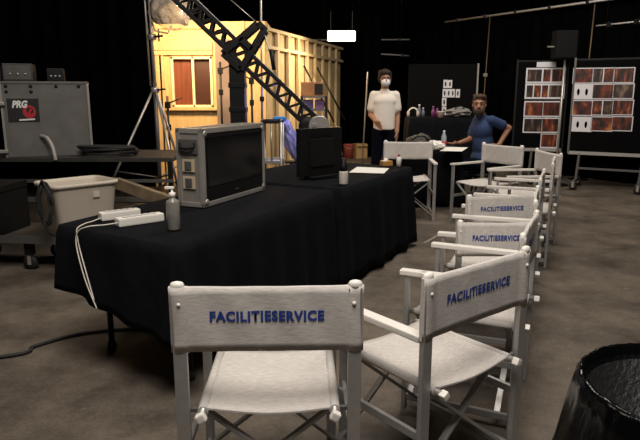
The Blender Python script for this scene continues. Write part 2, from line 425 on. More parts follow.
strip(gz(117, 226.5, .758), gz(162, 220, .758), 'longer white power strip in front, pointing at the sanitizer bottle')
def cable(name, pts, r, m, label, cat='cable', n=8, sub=8):
    P = [Vector(p) for p in pts]; out = []
    for i in range(len(P)-1):
        p0, p1, p2, p3 = P[max(i-1, 0)], P[i], P[i+1], P[min(i+2, len(P)-1)]
        for k in range(sub):
            t = k/sub; out.append(.5*((2*p1)+(p2-p0)*t+(2*p0-5*p1+4*p2-p3)*t*t+(3*p1-p0-3*p2+p3)*t**3))
    out.append(P[-1]); return tag(MB().tube(out, r, n).build(name, m), label, cat)
WC = mat('white_cable', (.62, .58, .50), .5)
cable('power_cable', [gz(118, 223, .778), gz(104, 225, .775), gz(89, 226.5, .776), gy(78.5, 231, 2.90), gy(76, 242, 2.90), gy(80, 262, 2.86), gy(87, 285, 2.82), gy(97, 309, 2.78)], .0032, WC, 'white cable curling off the longer power strip over the table edge, outer of two')
cable('power_cable', [gz(101, 218, .778), gz(92, 221.5, .775), gz(84, 224, .776), gy(77, 229, 2.91), gy(77.5, 238, 2.91), gy(80, 250, 2.90), gy(86, 272, 2.85), gy(94, 300, 2.80)], .0032, WC, 'white cable hanging from the shorter power strip down the cloth, inner of two')
cable('floor_cable', [(-2.9, 2.75, .012), gz(0, 357, .012), gz(35, 346, .012), gz(70, 336, .012), gz(102, 331, .012), (-1.05, 3.5, .012), (-.8, 3.9, .012)], .011, RUBBER, 'black cable curving over the concrete and under the near table')
def sheet(quad, m, label, cat='paper', name='paper_sheet', th=.002):
    mb = MB(); a = [mb.bm.verts.new(Vector(p)) for p in quad]; b = [mb.bm.verts.new(Vector(p)+Vector((0, 0, th))) for p in quad]
    mb.bm.faces.new(a[::-1]); mb.bm.faces.new(b)
    for k in range(4): mb.bm.faces.new((a[k], a[(k+1) % 4], b[(k+1) % 4], b[k]))
    return tag(mb.build(name, m), label, cat)
PAPER = mat('white_paper', (.78, .76, .72), .8)
sheet([gz(349, 172.5, .757), gz(384, 173.5, .757), gz(389, 168.5, .757), gz(357, 167, .757)], PAPER, 'white paper sheets lying on the far end of the black tables')
b = thing('snack_box', (.62, 5.60, .756), 'small orange brown carton at the far table corner', 'box', rz=.4)
MB().box((0, 0, .022), (.10, .07, .044), bev=.003).build('carton', mat('orange_card', (.45, .22, .06), .7), b); MB().box((-.025, 0, .0455), (.04, .06, .003)).build('lid_flap', PAPER, b)
b = thing('bottle', (.73, 5.55, .756), 'small white bottle with red cap by the orange carton', 'bottle')
MB().lathe([(0, 0), (.024, 0), (.024, .07), (.012, .09)], n=14).build('bottle_body', WPLAST, b); MB().lathe([(.013, .088), (.013, .108), (0, .109)], n=12).build('cap', mat('red_cap', (.35, .03, .03), .5), b)

# ------------------------------------------------------------------ left: carts, case, tub
def caster(mb_parent, x, y, r=.05):
    w = MB().lathe([(r*.3, -.016), (r, -.014), (r, .014), (r*.3, .016)], n=18, M=Matrix.Translation((x, y, r)) @ Matrix.Rotation(PI/2, 4, 'X')).build('caster_wheel', RUBBER, mb_parent)
    MB().box((x, y-.022, r+.025), (.03, .005, .08)).box((x, y+.022, r+.025), (.03, .005, .08)).box((x, y, r+.066), (.06, .055, .006)).build('caster_fork', STEEL, w)
def equipment_cart():
    r = thing('equipment_cart', (-2.35, 6.1, 0), 'long black equipment cart with flat top carrying the grey flight case', 'cart')
    x0, x1, y0, y1 = -1.25, .95, -.42, .42
    MB().box(((x0+x1)/2, 0, .80), (x1-x0, y1-y0, .04), bev=.005).build('top_deck', mat('worn_deck', (.035, .033, .030), .6, var=.2, scale=6), r)
    MB().box(((x0+x1)/2, 0, .40), (x1-x0, y1-y0, .03), bev=.004).build('lower_shelf', BLK, r)
    MB().bar((x0, y0, .60), (x1, y0, .60), .03, .03).build('middle_rail', DSTEEL, r)
    MB().bar((x0, y0, .42), (x1, y0, .42), .02, .05).build('shelf_rim', DSTEEL, r)
    for x in (x0+.03, x1-.03):
        for y in (y0+.03, y1-.03):
            MB().box((x, y, .46), (.045, .045, .66), bev=.004).build('leg', BLK, r); caster(r, x, y, .06)
equipment_cart()
def prg_case():
    r = thing('flight_case', (-2.69, 6.05, .822), 'large grey flight case with black and red logo plate, at left edge', 'flight case', rz=.34)
    W, D, H = .76, .5, .68
    MB().box((0, 0, H/2), (W, D, H), bev=.006).build('case_body', CASEGREY, r)
    lid = MB().box((-.12, 0, H+.014), (W+.25, D+.02, .022), bev=.004).build('lid', CASEGREY, r)
    for x in (-W/2, W/2): MB().box((x, -D/2, H/2), (.02, .02, H), bev=.003).build('edge_trim', STEEL, r)
    for x in (-.33, -.12, .1, .30):
        for z in (H-.02, H-.07)[:2 if x in (-.33, -.12) else 1]: MB().ball((x, -D/2-.004, z), (.016, .008, .016), 8).build('corner_bolt', BLK, r)
    pl = MB().box((-.20, -D/2-.004, .44), (.27, .008, .215), bev=.001).build('logo_plate', mat('plate_black', (.008, .008, .009), .5), r)
    me = text_mesh('PRG', .125, .05, .0)
    for v in me.vertices: v.co = (v.co.x-.225+.25*v.co.y, -D/2-.0095, v.co.y*1.25+.495)
    me.materials.append(mat('print_white', (.75, .74, .72), .6)); link('logo_letters', me, pl)
    RED = mat('print_red', (.42, .010, .018), .6)
    m = MB(); n = 28
    def ringpt(t, rr): return Vector((-.150+rr*math.cos(t)*.95, -D/2-.0092, .425+rr*math.sin(t)))
    for k in range(n):
        t0, t1 = 2*PI*k/n, 2*PI*(k+1)/n; i0, i1 = .030+.012*math.sin(t0+.5), .030+.012*math.sin(t1+.5)
        m.bm.faces.new([m.bm.verts.new(v) for v in (ringpt(t0, i0), ringpt(t0, .060), ringpt(t1, .060), ringpt(t1, i1))])
    m.prism([(-.02, -.028), (.0, -.03), (.028, .028), (.01, .03)], .0006, Matrix.Translation((-.150, -D/2-.0092, .425)) @ Matrix.Rotation(PI/2, 4, 'X'))
    m.build('logo_emblem', RED, pl)
    MB().box((-.175, -D/2-.0092, .352), (.135, .001, .014), Matrix.Rotation(-.05, 3, 'Y')).build('logo_line', MATS['print_white'], pl)
    MB().box((-.40, -D/2-.03, .50), (.10, .05, .03), bev=.006).build('hinge_arm', STEEL, r)
    MB().box((-.42, -D/2-.03, .06), (.12, .04, .03), bev=.004).build('clamp', STEEL, r)
prg_case()
GEAR = [((-3.10, 5.88), (.15, .3, .13), 'dark audio box with silver face, leftmost on top of the flight case'),
        ((-2.90, 5.96), (.26, .3, .16), 'grey instrument box in the middle of the flight case top'),
        ((-2.60, 6.08), (.15, .25, .12), 'black box with pale side, rightmost on the flight case top')]
for (x, y), (w, d, h), lab in GEAR:
    r = thing('instrument_box', (x, y, 1.532), lab, 'electronics', 'boxes on the flight case', rz=.34)
    MB().box((0, 0, h/2), (w, d, h), bev=.006).build('housing', mat('box_grey', (.030, .029, .027), .5) if w > .2 else BLKP, r)
    MB().box((0, -d/2-.002, h/2), (w-.03, .004, h-.03), bev=.001).build('front_panel', mat('panel_grey', (.07, .068, .063), .5, var=.2, scale=9) if w > .25 else BLK, r)
    for k in range(3): MB().lathe([(.01, 0), (.009, .012), (0, .0125)], n=10, M=Matrix.Translation((-w*.25+w*.25*k, -d/2-.004, h*.4)) @ Matrix.Rotation(PI/2, 4, 'X')).build('knob', STEEL, r)
cable('grey_hose', [gy(41, 136, 5.77), gy(47, 138, 5.70), gy(52, 146, 5.66), gy(54.5, 155, 5.64), gy(55.5, 160, 5.64)], .017, mat('hose_grey', (.36, .34, .32), .5), 'grey flat hose arching over the edge of the black cart', 'hose')
cp = []
for k in range(90):
    t = k*.42; cp.append((-2.06+(.26+.03*math.sin(k*1.3))*math.cos(t), 5.84+(.12+.02*math.sin(k*.7))*math.sin(t), .84+.0009*k))
tag(MB().tube(cp, .012, 6).build('cable_coil', RUBBER), 'coil of black cable lying on the cart top behind the white tub', 'cable')
def hand_truck():
    r = thing('platform_dolly', (-2.35, 4.95, 0), 'low wheeled platform dolly under the white tub', 'dolly', rz=-.12)
    MB().box((0, 0, .27), (1.5, .55, .035), bev=.004).build('platform', mat('scuffed_board', (.05, .042, .032), .7, var=.3, scale=5), r)
    MB().bar((-.75, -.28, .27), (.75, -.28, .27), .02, .06).build('rim', DSTEEL, r)
    for x in (-.6, .0, .6):
        for y in (-.2, .2):
            caster(r, x, y, .06); MB().box((x, y, .19), (.06, .06, .13)).build('caster_mount', BLK, r)
hand_truck()
def tub():
    r = thing('plastic_tub', (-1.99, 4.86, .292), 'open white plastic tub with rounded rim, at left behind the near table', 'tub', rz=.80)
    mb = MB(); n = 40
    def ring(hx, hy, z, rad):
        vs = []
        for k in range(n):
            t = 2*PI*k/n; c, s = math.cos(t), math.sin(t); e = .28
            vs.append(mb.bm.verts.new((hx*math.copysign(abs(c)**e, c), hy*math.copysign(abs(s)**e, s), z)))
        return vs
    W, D, H = .27, .21, .43
    rs = [ring(W*.80, D*.80, 0, 0), ring(W*.82, D*.82, .01, 0), ring(W*.97, D*.97, H-.03, 0), ring(W*.975, D*.975, H-.028, 0), ring(W*1.03, D*1.04, H-.03, 0), ring(W*1.04, D*1.05, H, 0), ring(W*.985, D*.985, H+.002, 0), ring(W*.96, D*.96, H-.03, 0), ring(W*.80, D*.8, .015, 0)]
    for a, b in zip(rs, rs[1:]):
        for k in range(n): f = mb.bm.faces.new((a[k], a[(k+1) % n], b[(k+1) % n], b[k])); f.smooth = True
    mb.bm.faces.new(rs[0][::-1]); mb.bm.faces.new(rs[-1])
    mb.build('tub_shell', mat('tub_plastic', (.60, .54, .45), .5, spec=.4), r)
    MB().box((.06, -D*1.0-.004, H*.78), (.05, .006, .05), bev=.003).build('grip_tab', mat('tub_tab', (.52, .48, .42), .5), r)
tub()
hc = []
for k in range(80):
    t = k*.55; hc.append((-2.08+(.045+.012*math.sin(k*.9))*math.cos(t), 4.47+.02*math.sin(k*1.7), .60+(.16+.02*math.sin(k*.5))*math.sin(t)))
tag(MB().tube(hc, .008, 6).build('cable_hank', RUBBER), 'black cable hank looped over the left rim of the white tub', 'cable')
p = thing('timber_plank', gy(143, 193, 5.2), 'worn timber plank lying aslant behind the tub', 'plank')
MB().bar(gy(117, 183, 5.4)-p.location, gy(176, 204, 4.9)-p.location, .05, .10, .004).build('board', mat('worn_plank', (.20, .15, .09), .8, var=.3, scale=8), p)
MB().bar(gy(174, 203.4, 4.917)-p.location, gy(176.5, 204.2, 4.89)-p.location, .054, .104, .002).build('end_cap', DSTEEL, p)
for k, (u, v, w) in enumerate(((132, 181, .12), (146, 178, .10))):
    o = MB().box((0, 0, .025), (w, .08, .05), bev=.004).build('wood_offcut', mat('orange_wood', (.42, .20, .05), .7)); o.location = gz(u, v+4, .44) if False else (-1.72+.16*k, 5.78, .417)
    tag(o, ('larger' if k == 0 else 'smaller')+' orange wood offcut on the lower cart shelf behind the tub', 'wood block')

# ------------------------------------------------------------------ tripod light stand with wrapped lamp, jib crane
def light_stand():
    hub = gy(155, 90, 7.2); bx, by = hub.x, hub.y
    r = thing('light_stand', (bx, by, 0), 'tall chrome tripod stand in front of the lit timber house', 'light stand')
    MB().tube([(0, 0, .25), (0, 0, hub.z+.1)], .024, 12).build('outer_tube', DSTEEL, r)
    MB().tube([(0, 0, hub.z), (-.01, 0, 2.75)], .017, 12).build('inner_tube', STEEL, r)
    MB().tube([(-.055, .02, 1.5), (-.07, .02, 3.0)], .012, 8).build('side_tube', STEEL, r)
    for z in (hub.z, 2.05):
        c = MB().lathe([(.045, -.03), (.05, -.02), (.05, .02), (.045, .03)], (0, 0, z), 14).build('collar', STEEL, r)
        MB().bar((.03, -.02, z), (.13, -.04, z+.01), .03, .02).build('locking_knob', BLK, c)
    for k, (dx, dy) in enumerate(((-.50, -.25), (.30, -.40), (.15, .55))):
        e = Vector((dx*1.35, dy*1.35, .02))
        l = MB().tube([(dx*.06, dy*.06, hub.z-.02), e], .014, 10).build('leg', STEEL, r)
        MB().ball(e, .025, 10).build('rubber_foot', RUBBER, l)
        MB().tube([(0, 0, .42), e.lerp(Vector((0, 0, hub.z)), .35)], .009, 8).build('brace', DSTEEL, r)
    return bx, by
bx, by = light_stand()
def lamp_head():
    c = gy(171, 10, 7.0)
    r = thing('film_lamp', c, 'film lamp wrapped in clear plastic at the top of the tripod stand', 'lamp')
    M = Matrix.Rotation(PI/2, 4, 'Y')
    MB().lathe([(.0, -.20), (.13, -.20), (.15, -.17), (.15, .10), (.17, .14), (.17, .17), (.145, .172)], n=24, M=M).build('lamp_housing', mat('wrap_silver', (.42, .38, .34), .25, .5, var=.45, scale=14, bump=.5), r)
    MB().lathe([(0, .150), (.10, .150), (.145, .165)], n=24, M=M).build('lens', mat('lens_glass', (.75, .55, .35), .15, emit=(1, .7, .4, .8)), r)
    MB().tube([(0, -.02, -.17), (-.05, -.0, -.25), (-.19, 0, -.22), (-.22, 0, -.12)], .01, 8).build('yoke', STEEL, r)
    m = MB()                                                   # crumpled clear wrap
    t = bmesh.new(); bmesh.ops.create_icosphere(t, subdivisions=4, radius=1)
    for v in t.verts:
        n = noise.noise(v.co*3.1)*.22; v.co = Vector((v.co.x*.24, v.co.y*.20, v.co.z*.21))*(1+n)
    m.add(t); m.build('plastic_wrap', mat('clear_wrap', (.8, .72, .62), .12, alpha=.22, spec=.9), r)
lamp_head()
l = bpy.data.lights.new('wrap_fill_light', 'POINT'); l.energy = 10; l.color = (1, .72, .42); l.shadow_soft_size = .06  # added point fill in front of the plastic wrap, outside the lamp
lo = bpy.data.objects.new('wrap_fill_light', l); COL.objects.link(lo); lo.location = gy(186, 18, 6.62)
def jib():
    Y = 6.5; A, B = gy(170, -14, Y), gy(313, 123, Y); r = thing('jib_crane', (gy(238, 90, Y).x, Y, 0), 'black lattice jib crane arm with counterweights, in front of the timber set', 'camera crane')
    o = r.location; A, B = A-o, B-o
    d = (B-A).normalized(); up = Vector((-d.z, 0, d.x)).normalized();
    if up.z < 0: up = -up
    w, h = .07, .070; L = (B-A).length; boom = MB()
    for sy in (-1, 1):
        for su in (-1, 1): boom.bar(A+up*h*su+Vector((0, w*sy, 0)), B+up*h*su+Vector((0, w*sy, 0)), .040, .040, .004)
    boom = boom.build('boom_rails', BLK, r)
    n = 26; lc = MB()
    for k in range(n):
        for sy in (-1, 1):
            a = A+d*(L*k/n)+Vector((0, w*sy, 0)); b = A+d*(L*(k+1)/n)+Vector((0, w*sy, 0))
            s = 1 if k % 2 else -1; lc.bar(a+up*h*s, b-up*h*s, .022, .026, .001)
        lc.bar(A+d*(L*k/n)+up*h+Vector((0, -w, 0)), A+d*(L*k/n)+up*h+Vector((0, w, 0)), .014, .014, .001)
    lc.build('lattice', BLK, boom)
    MB().bar(A+up*(h+.02)+Vector((0, -w, 0)), A+d*(L*.72)+up*(h+.02)+Vector((0, -w, 0)), .012, .012, .001).build('steel_rod', STEEL, boom)
    # counterweights
    C = B+d*.02
    for k, (dx, rr) in enumerate(((-.07, .095), (.05, .11))):
        M = Matrix.Translation(C+Vector((dx, -.10, -.01))) @ Matrix.Rotation(PI/2, 4, 'X')
        cw = MB().lathe([(.03, -.045), (rr-.01, -.045), (rr, -.035), (rr, .035), (rr-.01, .045), (.03, .045)], n=28, M=M).build('counterweight', BLK, r)
        if k: MB().lathe([(rr-.012, .046), (rr-.002, .046), (rr-.002, .056), (rr-.012, .056)], n=28, M=M).build('chrome_ring', STEEL, cw)
    MB().tube([C+Vector((0, -.2, 0)), C+Vector((0, .2, 0))], .02, 12).build('weight_axle', STEEL, r)
    # pivot column, bracket and base
    P = gy(233, 62, Y)-o
    MB().box((0, 0, P.z/2+.1), (.16, .16, P.z-.2), bev=.01).build('column', BLK, r)
    for z in (.6, .95, 1.25, 1.5): MB().box((0, 0, z), (.18, .18, .05), bev=.004).build('column_collar', BLK, r)
    T = gy(262, 27, Y)-o
    for sy in (-.10, .10):
        br = MB(); dirv = (T-P); n2 = Vector((-dirv.z, 0, dirv.x)).normalized()
        a0, a1 = P-n2*.12, P+n2*.12; t0, t1 = T-n2*.045, T+n2*.045; off = Vector((0, sy, 0))
        for p, q in ((a0, t0), (a1, t1), (a0, a1), (t0, t1), (a0.lerp(t0, .5), a1.lerp(t1, .5))): br.bar(p+off, q+off, .062, .05, .004, up=(0, 1, 0))
        br.build('pivot_bracket', BLK, r)
    MB().tube([T+Vector((0, -.14, 0)), T+Vector((0, .14, 0))], .03, 12).build('tilt_axle', BLK, r)
    g = gy(224, -6, Y)-o
    MB().tube([g, T], .005, 6).build('stay_wire', STEEL, r)
    MB().tube([T, gy(270, 52, Y)-o, gy(279, 86, Y)-o], .006, 6).build('stay_wire', STEEL, r)
    MB().tube([gy(271, 50, Y)-o, gy(274, 70, Y)-o], .022, 10).build('turnbuckle', BLK, r)
    for k in range(3):
        t = 2*PI*k/3+.5; e = Vector((.6*math.cos(t), .6*math.sin(t), .12))
        l = MB().bar((0, 0, .28), e, .06, .06, .004).build('base_leg', BLK, r)
        caster(r, e.x, e.y, .05)
    MB().box((0, 0, .26), (.26, .26, .12), bev=.01).build('base_hub', BLK, r)
jib()
def pole_stand():
    b = gy(262, 150, 7.3); r = thing('slim_pole', (b.x, b.y, 0), 'slim grey vertical pole right of the jib column', 'pole')
    MB().tube([(0, 0, .02), (.03, 0, 3.4)], .013, 10).build('pole_tube', STEEL, r)
    MB().lathe([(.02, -.03), (.028, -.02), (.028, .02), (.02, .03)], (.012, 0, 1.35), 12).build('coupler', BLK, r)
    MB().lathe([(.15, 0), (.15, .012), (.03, .03), (.02, .08)], n=20).build('base_plate', BLK, r)
pole_stand()
def frame_cart():
    p = gy(272, 172, 5.75); r = thing('frame_trolley', (p.x, p.y, 0), 'silver tube trolley frame standing right of the monitor case', 'trolley')
    x0, x1, y0, y1 = -.09, .09, 0, .30; zt = gy(272, 122, 5.75).z
    for x in (x0, x1):
        for y in (y0, y1): MB().tube([(x, y, .1), (x, y, zt)], .014, 10).build('upright', STEEL, r); caster(r, x, y, .045)
    MB().tube([(0, y0, .75), (0, y0, zt)], .010, 10).build('upright', STEEL, r)
    for z in (.40, .77, zt):
        m = MB()
        for y in (y0, y1): m.bar((x0, y, z), (x1, y, z), .02, .03)
        for x in (x0, x1): m.bar((x, y0, z), (x, y1, z), .02, .03)
        m.box((0, (y0+y1)/2, z-.01), (x1-x0, y1-y0, .008)); m.build('shelf_frame', STEEL if z < 1 else BLK, r)
frame_cart()

# ------------------------------------------------------------------ timber house set and stud wall
YH = 9.5
def house():
    xl, xr, zt = gy(150, 22, YH).x, gy(266, 22, YH).x, 2.48
    r = thing('house_set', ((xl+xr)/2, YH, 0), 'timber film-set house front glowing in warm light, with a red-brown window', 'set building')
    o = r.location; ox = o.x
    wl, wr, wb, wt = gy(172, 58, YH).x-ox, gy(211, 58, YH).x-ox, gy(190, 106, YH).z, gy(190, 58, YH).z
    L, R = xl-ox, xr-ox
    m = MB()
    m.box(((L+wl)/2, .05, zt/2), (wl-L, .1, zt)); m.box(((wr+R)/2, .05, zt/2), (R-wr, .1, zt))
    m.box(((wl+wr)/2, .05, wb/2), (wr-wl, .1, wb)); m.box(((wl+wr)/2, .05, (wt+zt)/2), (wr-wl, .1, zt-wt))
    m.build('front_wall', WOOD, r)
    MB().box(((L+R)/2, .9, zt-.02), (R-L, 1.7, .05)).build('roof_deck', PLY, r)
    MB().box((L+.03, .9, zt/2), (.06, 1.6, zt)).build('side_wall', PLY, r)
    for z, h, d in ((zt-.05, .12, .05), (zt-.36, .13, .06), (wt+.09, .10, .045)):
        MB().box(((L+wr)/2+.03, -d/2, z), (wr-L, d, h), bev=.006).build('beam', WOOD, r)
    for x, w in ((L+.10, .09), (wl-.16, .07), (R-.07, .10), (R-.36, .07)):
        MB().box((x, -.015, zt/2), (w, .03, zt), bev=.004).build('batten', WOOD, r)
    f = MB(); e = .035
    for x in (wl, (wl+wr)/2+.02, wr): f.box((x, -.01, (wb+wt)/2), (e, .06, wt-wb+e), bev=.004)
    for z in (wb, wt): f.box(((wl+wr)/2, -.01, z), (wr-wl+e, .06, e), bev=.004)
    f = f.build('window_frame', mat('cream_paint', (.80, .66, .42), .6), r)
    mid = (wl+wr)/2+.02
    MB().box(((wl+mid)/2, .06, (wb+wt)/2), (mid-wl, .02, wt-wb)).build('wood_shutter', mat('red_timber', (.16, .035, .010), .6, var=.35, scale=6, stretch=(5, 1, .3)), f)
    MB().box(((mid+wr)/2, .06, (wb+wt)/2), (wr-mid, .02, wt-wb)).build('dark_pane', mat('brown_pane', (.05, .014, .006), .4), f)
    MB().box(((wl+wr)/2+.03, -.04, wb-.04), (wr-wl+.3, .09, .05), bev=.006).build('sill', WOOD, r)
    # grey fabric flat leaning in the corner right of the window
    MB().box((wr+.19, -.07, .5*(zt-.28)+.1), (.22, .05, zt-.45), bev=.006).build('grey_flat', mat('grey_flat', (.20, .15, .13), .8, var=.2, scale=4), r)
house()
l = area('house_lamp', (-1.75, 8.15, 2.55), (-1.75, 9.5, 1.7), .9, 100, (1, .68, .34), .4)
def stud_wall():
    p, q = Vector((-.84, 9.62, 0)), Vector((.50, 14.0, 0)); d = (q-p).normalized(); n = Vector((d.y, -d.x, 0)); L = (q-p).length; zt = 2.42
    r = thing('stud_wall', p, 'long timber stud wall running back from the house set, seen from its unfinished side', 'set wall')
    SW = mat('stud_timber', (.60, .46, .26), .75, var=.12, scale=7, stretch=(4, 4, .6))
    MB().box(d*L/2-n*.05+Vector((0, 0, zt/2)), (L, .012, zt), rotz(math.atan2(d.y, d.x))).build('panel_skin', mat('panel_ply', (.52, .38, .19), .8, var=.16, scale=3), r)
    for z in (.04, zt-.03, zt-.30):
        MB().bar(Vector((0, 0, z)), d*L+Vector((0, 0, z)), .055, .05).build('plate', SW, r)
    k = 0; s = 0
    while s <= L:
        MB().bar(d*s+Vector((0, 0, .05)), d*s+Vector((0, 0, zt-.04)), .05, .085, up=d).build('stud', SW, r); s += L/9
    for s in (1.8, 2.6):
        MB().tube([d*s+n*.6+Vector((0, 0, .9)), d*(s-.25)+n*.1+Vector((0, 0, 1.9))], .018, 8).build('strut', BLK, r)
stud_wall()
def rack():
    p = gy(314, 125, 9.0); r = thing('gear_rack', (p.x, p.y, 0), 'dark gear rack with a wooden box on top, before the stud wall', 'rack')
    w, d, z1, z2 = .36, .35, gy(314, 96, 9).z, gy(314, 82, 9).z
    for x in (-w/2, w/2):
        for y in (0, d): MB().box((x, y, z1/2), (.03, .03, z1)).build('upright', BLK, r)
    for z in (.25, .6, .95, gy(314, 110, 9).z, z1-.015): MB().box((0, d/2, z), (w+.04, d+.03, .03)).build('shelf', DSTEEL, r)
    b = MB().box((-.02, d/2, (z1+z2)/2), (w-.02, d-.05, z2-z1-.005), bev=.006).build('wooden_box', mat('box_wood', (.22, .10, .04), .6, var=.2, scale=8), r)
    MB().box((.07, .018, (z1+z2)/2), (.12, .012, z2-z1-.05)).build('grille', BLK, b)
    for x, c in ((-.09, (.10, .07, .22)), (.08, (.16, .08, .22))): MB().box((x, d/2, gy(314, 103, 9).z-.02), (.14, .2, .13), bev=.01).build('equipment', mat('violet_lit_gear%d' % (x > 0), c, .5), r)  # purple-blue light on the shelf is put into the gear colours
rack()
def bag():
    p = gy(289, 148, 7.2)
    mb = MB(); t = bmesh.new(); bmesh.ops.create_icosphere(t, subdivisions=4, radius=1)
    for v in t.verts:
        k = noise.noise(v.co*2.5)*.22; zz = v.co.z
        v.co = Vector((v.co.x*.10+.09*(-zz), v.co.y*.11, zz*.26))*(1+k)
    mb.add(t)
    o = mb.build('plastic_sack', mat('violet_film', (.30, .31, .66), .3, var=.3, scale=5, spec=.6)); o.location = (p.x, 7.2, 1.03)
    return o
sk = thing('sack_stand', (gy(291, 148, 7.2).x, 7.2, 0), 'violet-blue plastic sack on a stand between the trolley and black monitor', 'sack')
o = bag(); o.parent = sk; o.location = (0, 0, .87)
MB().tube([(0, 0, 0.02), (0, 0, .62)], .02, 10).build('stand_post', BLK, sk); MB().lathe([(.11, 0), (.11, .02), (.03, .03)], n=20).build('stand_base', BLK, sk)
MB().box((.0, 0, .61), (.18, .16, .02)).build('stand_plate', BLK, sk)
l = bpy.data.lights.new('violet_work_lamp', 'POINT'); l.energy = 6; l.color = (.45, .40, 1); l.shadow_soft_size = .08
lo = bpy.data.objects.new('violet_work_lamp', l); COL.objects.link(lo); lo.location = (gy(280, 118, 6.9).x, 6.85, 1.35)
wb = thing('work_lamp', (gy(279, 121, 6.9).x, 7.0, 0), 'small dark work lamp beside the violet sack', 'lamp')
MB().tube([(0, 0, .02), (0, 0, gy(281, 121, 6.95).z)], .012, 8).build('lamp_post', BLK, wb); MB().lathe([(.08, 0), (.08, .015), (.02, .03)], n=18).build('base', BLK, wb)
MB().box((0, 0, gy(281, 119, 6.95).z), (.15, .08, .05), bev=.01).build('lamp_housing', mat('teal_lens', (.05, .25, .28), .3), wb)

def black_trunk():
    r = thing('storage_chest', (-2.86, 4.95, .289), 'black storage chest on the dolly left of the white tub', 'chest', rz=-.12)
    MB().box((0, 0, .17), (.62, .42, .34), bev=.008).build('chest_body', BLKP, r)
    MB().box((0, 0, .375), (.63, .43, .06), bev=.008).build('lid', BLKP, r)
    for x in (-.18, .18): MB().box((x, -.216, .335), (.06, .012, .07), bev=.003).build('latch', DSTEEL, r)
    MB().tube([(-.07, -.212, .20), (-.06, -.24, .18), (.06, -.24, .18), (.07, -.212, .20)], .009, 8).build('handle', DSTEEL, r)
black_trunk()
def black_stand(u, v, Y, label, arm):
    p = gy(u, 150, Y); r = thing('grip_stand', (p.x, Y, 0), label, 'stand', 'black grip stands before the house set')
    zt = gy(u, v, Y).z
    MB().tube([(0, 0, .1), (0, 0, zt)], .016, 8).build('column', BLK, r)
    for k in range(3): t = 2*PI*k/3+.3; MB().tube([(0, 0, .22+.06*k), (.38*math.cos(t), .38*math.sin(t), .015)], .012, 8).build('leg', BLK, r)
    MB().box((0, 0, zt-.12), (.07, .06, .09), bev=.008).build('grip_head', BLK, r)
    MB().tube([(-arm*.2, 0, zt-.12), (arm, 0, zt-.02)], .010, 8).build('grip_arm', BLK, r)
    MB().box((0, 0, zt-.42), (.06, .05, .08), bev=.006).build('collar', BLK, r)
black_stand(223, 62, 8.8, 'black grip stand before the grey flat, left of the jib column', .22)
black_stand(253, 72, 8.6, 'black grip stand right of the jib column', -.16)
black_stand(170, 96, 8.3, 'black grip stand below the window, beside the chrome tripod', .20)
def red_bucket():
    p = gz(348.5, 158, 0)
    r = thing('bucket', (p.x, p.y, 0), 'dark red tall bucket on the floor left of the standing man', 'bucket')
    MB().lathe([(0, 0), (.10, 0), (.12, .30), (.125, .31), (.11, .30), (.09, .02)], n=20).build('bucket_body', mat('dull_red', (.30, .06, .045), .6), r)
    MB().tube([(-.12, 0, .30), (-.09, -.08, .24), (0, -.125, .22), (.09, -.08, .24), (.12, 0, .30)], .005, 6).build('handle', STEEL, r)
red_bucket()
r = thing('cardboard_box', (gz(360, 158, 0).x, gz(360, 158, 0).y, 0), 'brown cardboard box on the floor beside the red bucket', 'box', rz=.3)
MB().box((0, 0, .16), (.26, .22, .32), bev=.003).build('carton', mat('brown_card', (.36, .23, .10), .8), r)
MB().box((.0, -.14, .30), (.24, .08, .004), Matrix.Rotation(.7, 3, 'X')).build('flap', MATS['brown_card'], r)

# ------------------------------------------------------------------ glowing lamp panel, pipes, loudspeaker
def panel():
    a, b_ = gy(328, 36, 11), gy(355, 36, 11); c = (a+b_)/2; L = (b_-a).length
    r = thing('lamp_panel', c, 'glowing white panel lamp hung above the end of the stud wall', 'lamp')
    MB().box((0, .03, 0), (L+.03, .05, .19), bev=.004).build('lamp_body', DSTEEL, r)
    MB().box((0, -.002, 0), (L, .02, .165), bev=.006).build('diffuser', mat('lamp_glow', (1, .9, .75), .4, emit=(1, .86, .66, 14)), r)
    for x in (-L*.4, L*.4): MB().bar((x, .04, .09), (x, .04, .42), .012, .012).build('hanger', BLK, r)
panel()
area('lamp_panel_light', (gy(341, 36, 10.85).x, 10.85, 2.35), (-.2, 10.6, 1.0), .8, 65, (1, .78, .5), .2)
def pipe(name, p, q, label, r=.024, clamps=3, hung=False):
    p, q = Vector(p), Vector(q); rt = thing(name, p, label, 'pipe')
    MB().tube([(0, 0, 0), (q-p)/2, q-p], r, 10).build('pipe_tube', mat('scaffold', (.40, .38, .36), .45, .2), rt)
    for k in range(clamps): c = (q-p)*((k+.5)/clamps); MB().box(c, (.06, .07, .07), bev=.006).build('clamp', BLK, rt)
    if hung:
        for k in (.2, .8): c = (q-p)*k; MB().tube([c, (c.x, c.y, ZT-p.z)], .006, 6).build('hanger_rod', BLK, rt)
    return rt
pipe('scaffold_pipe', gz(445, 22, 2.85), gz(655, -7, 2.85), 'long scaffold pipe across the top right that carries the black drapes', r=.019, clamps=6)
pipe('scaffold_pipe', gy(300, 40, 14.8), gy(420, 39.5, 14.5), 'upper thin scaffold pipe passing behind the glowing panel lamp', r=.014, hung=True)
pipe('scaffold_pipe', gy(345, 52, 14.8), gy(414, 56, 14.5), 'lower thin scaffold pipe under the glowing panel lamp', r=.016, hung=True)
pipe('scaffold_pipe', gz(596, 26, 2.35), gz(652, 20, 2.35), 'short pipe below the long one at the top right corner', r=.010, clamps=2, hung=True)
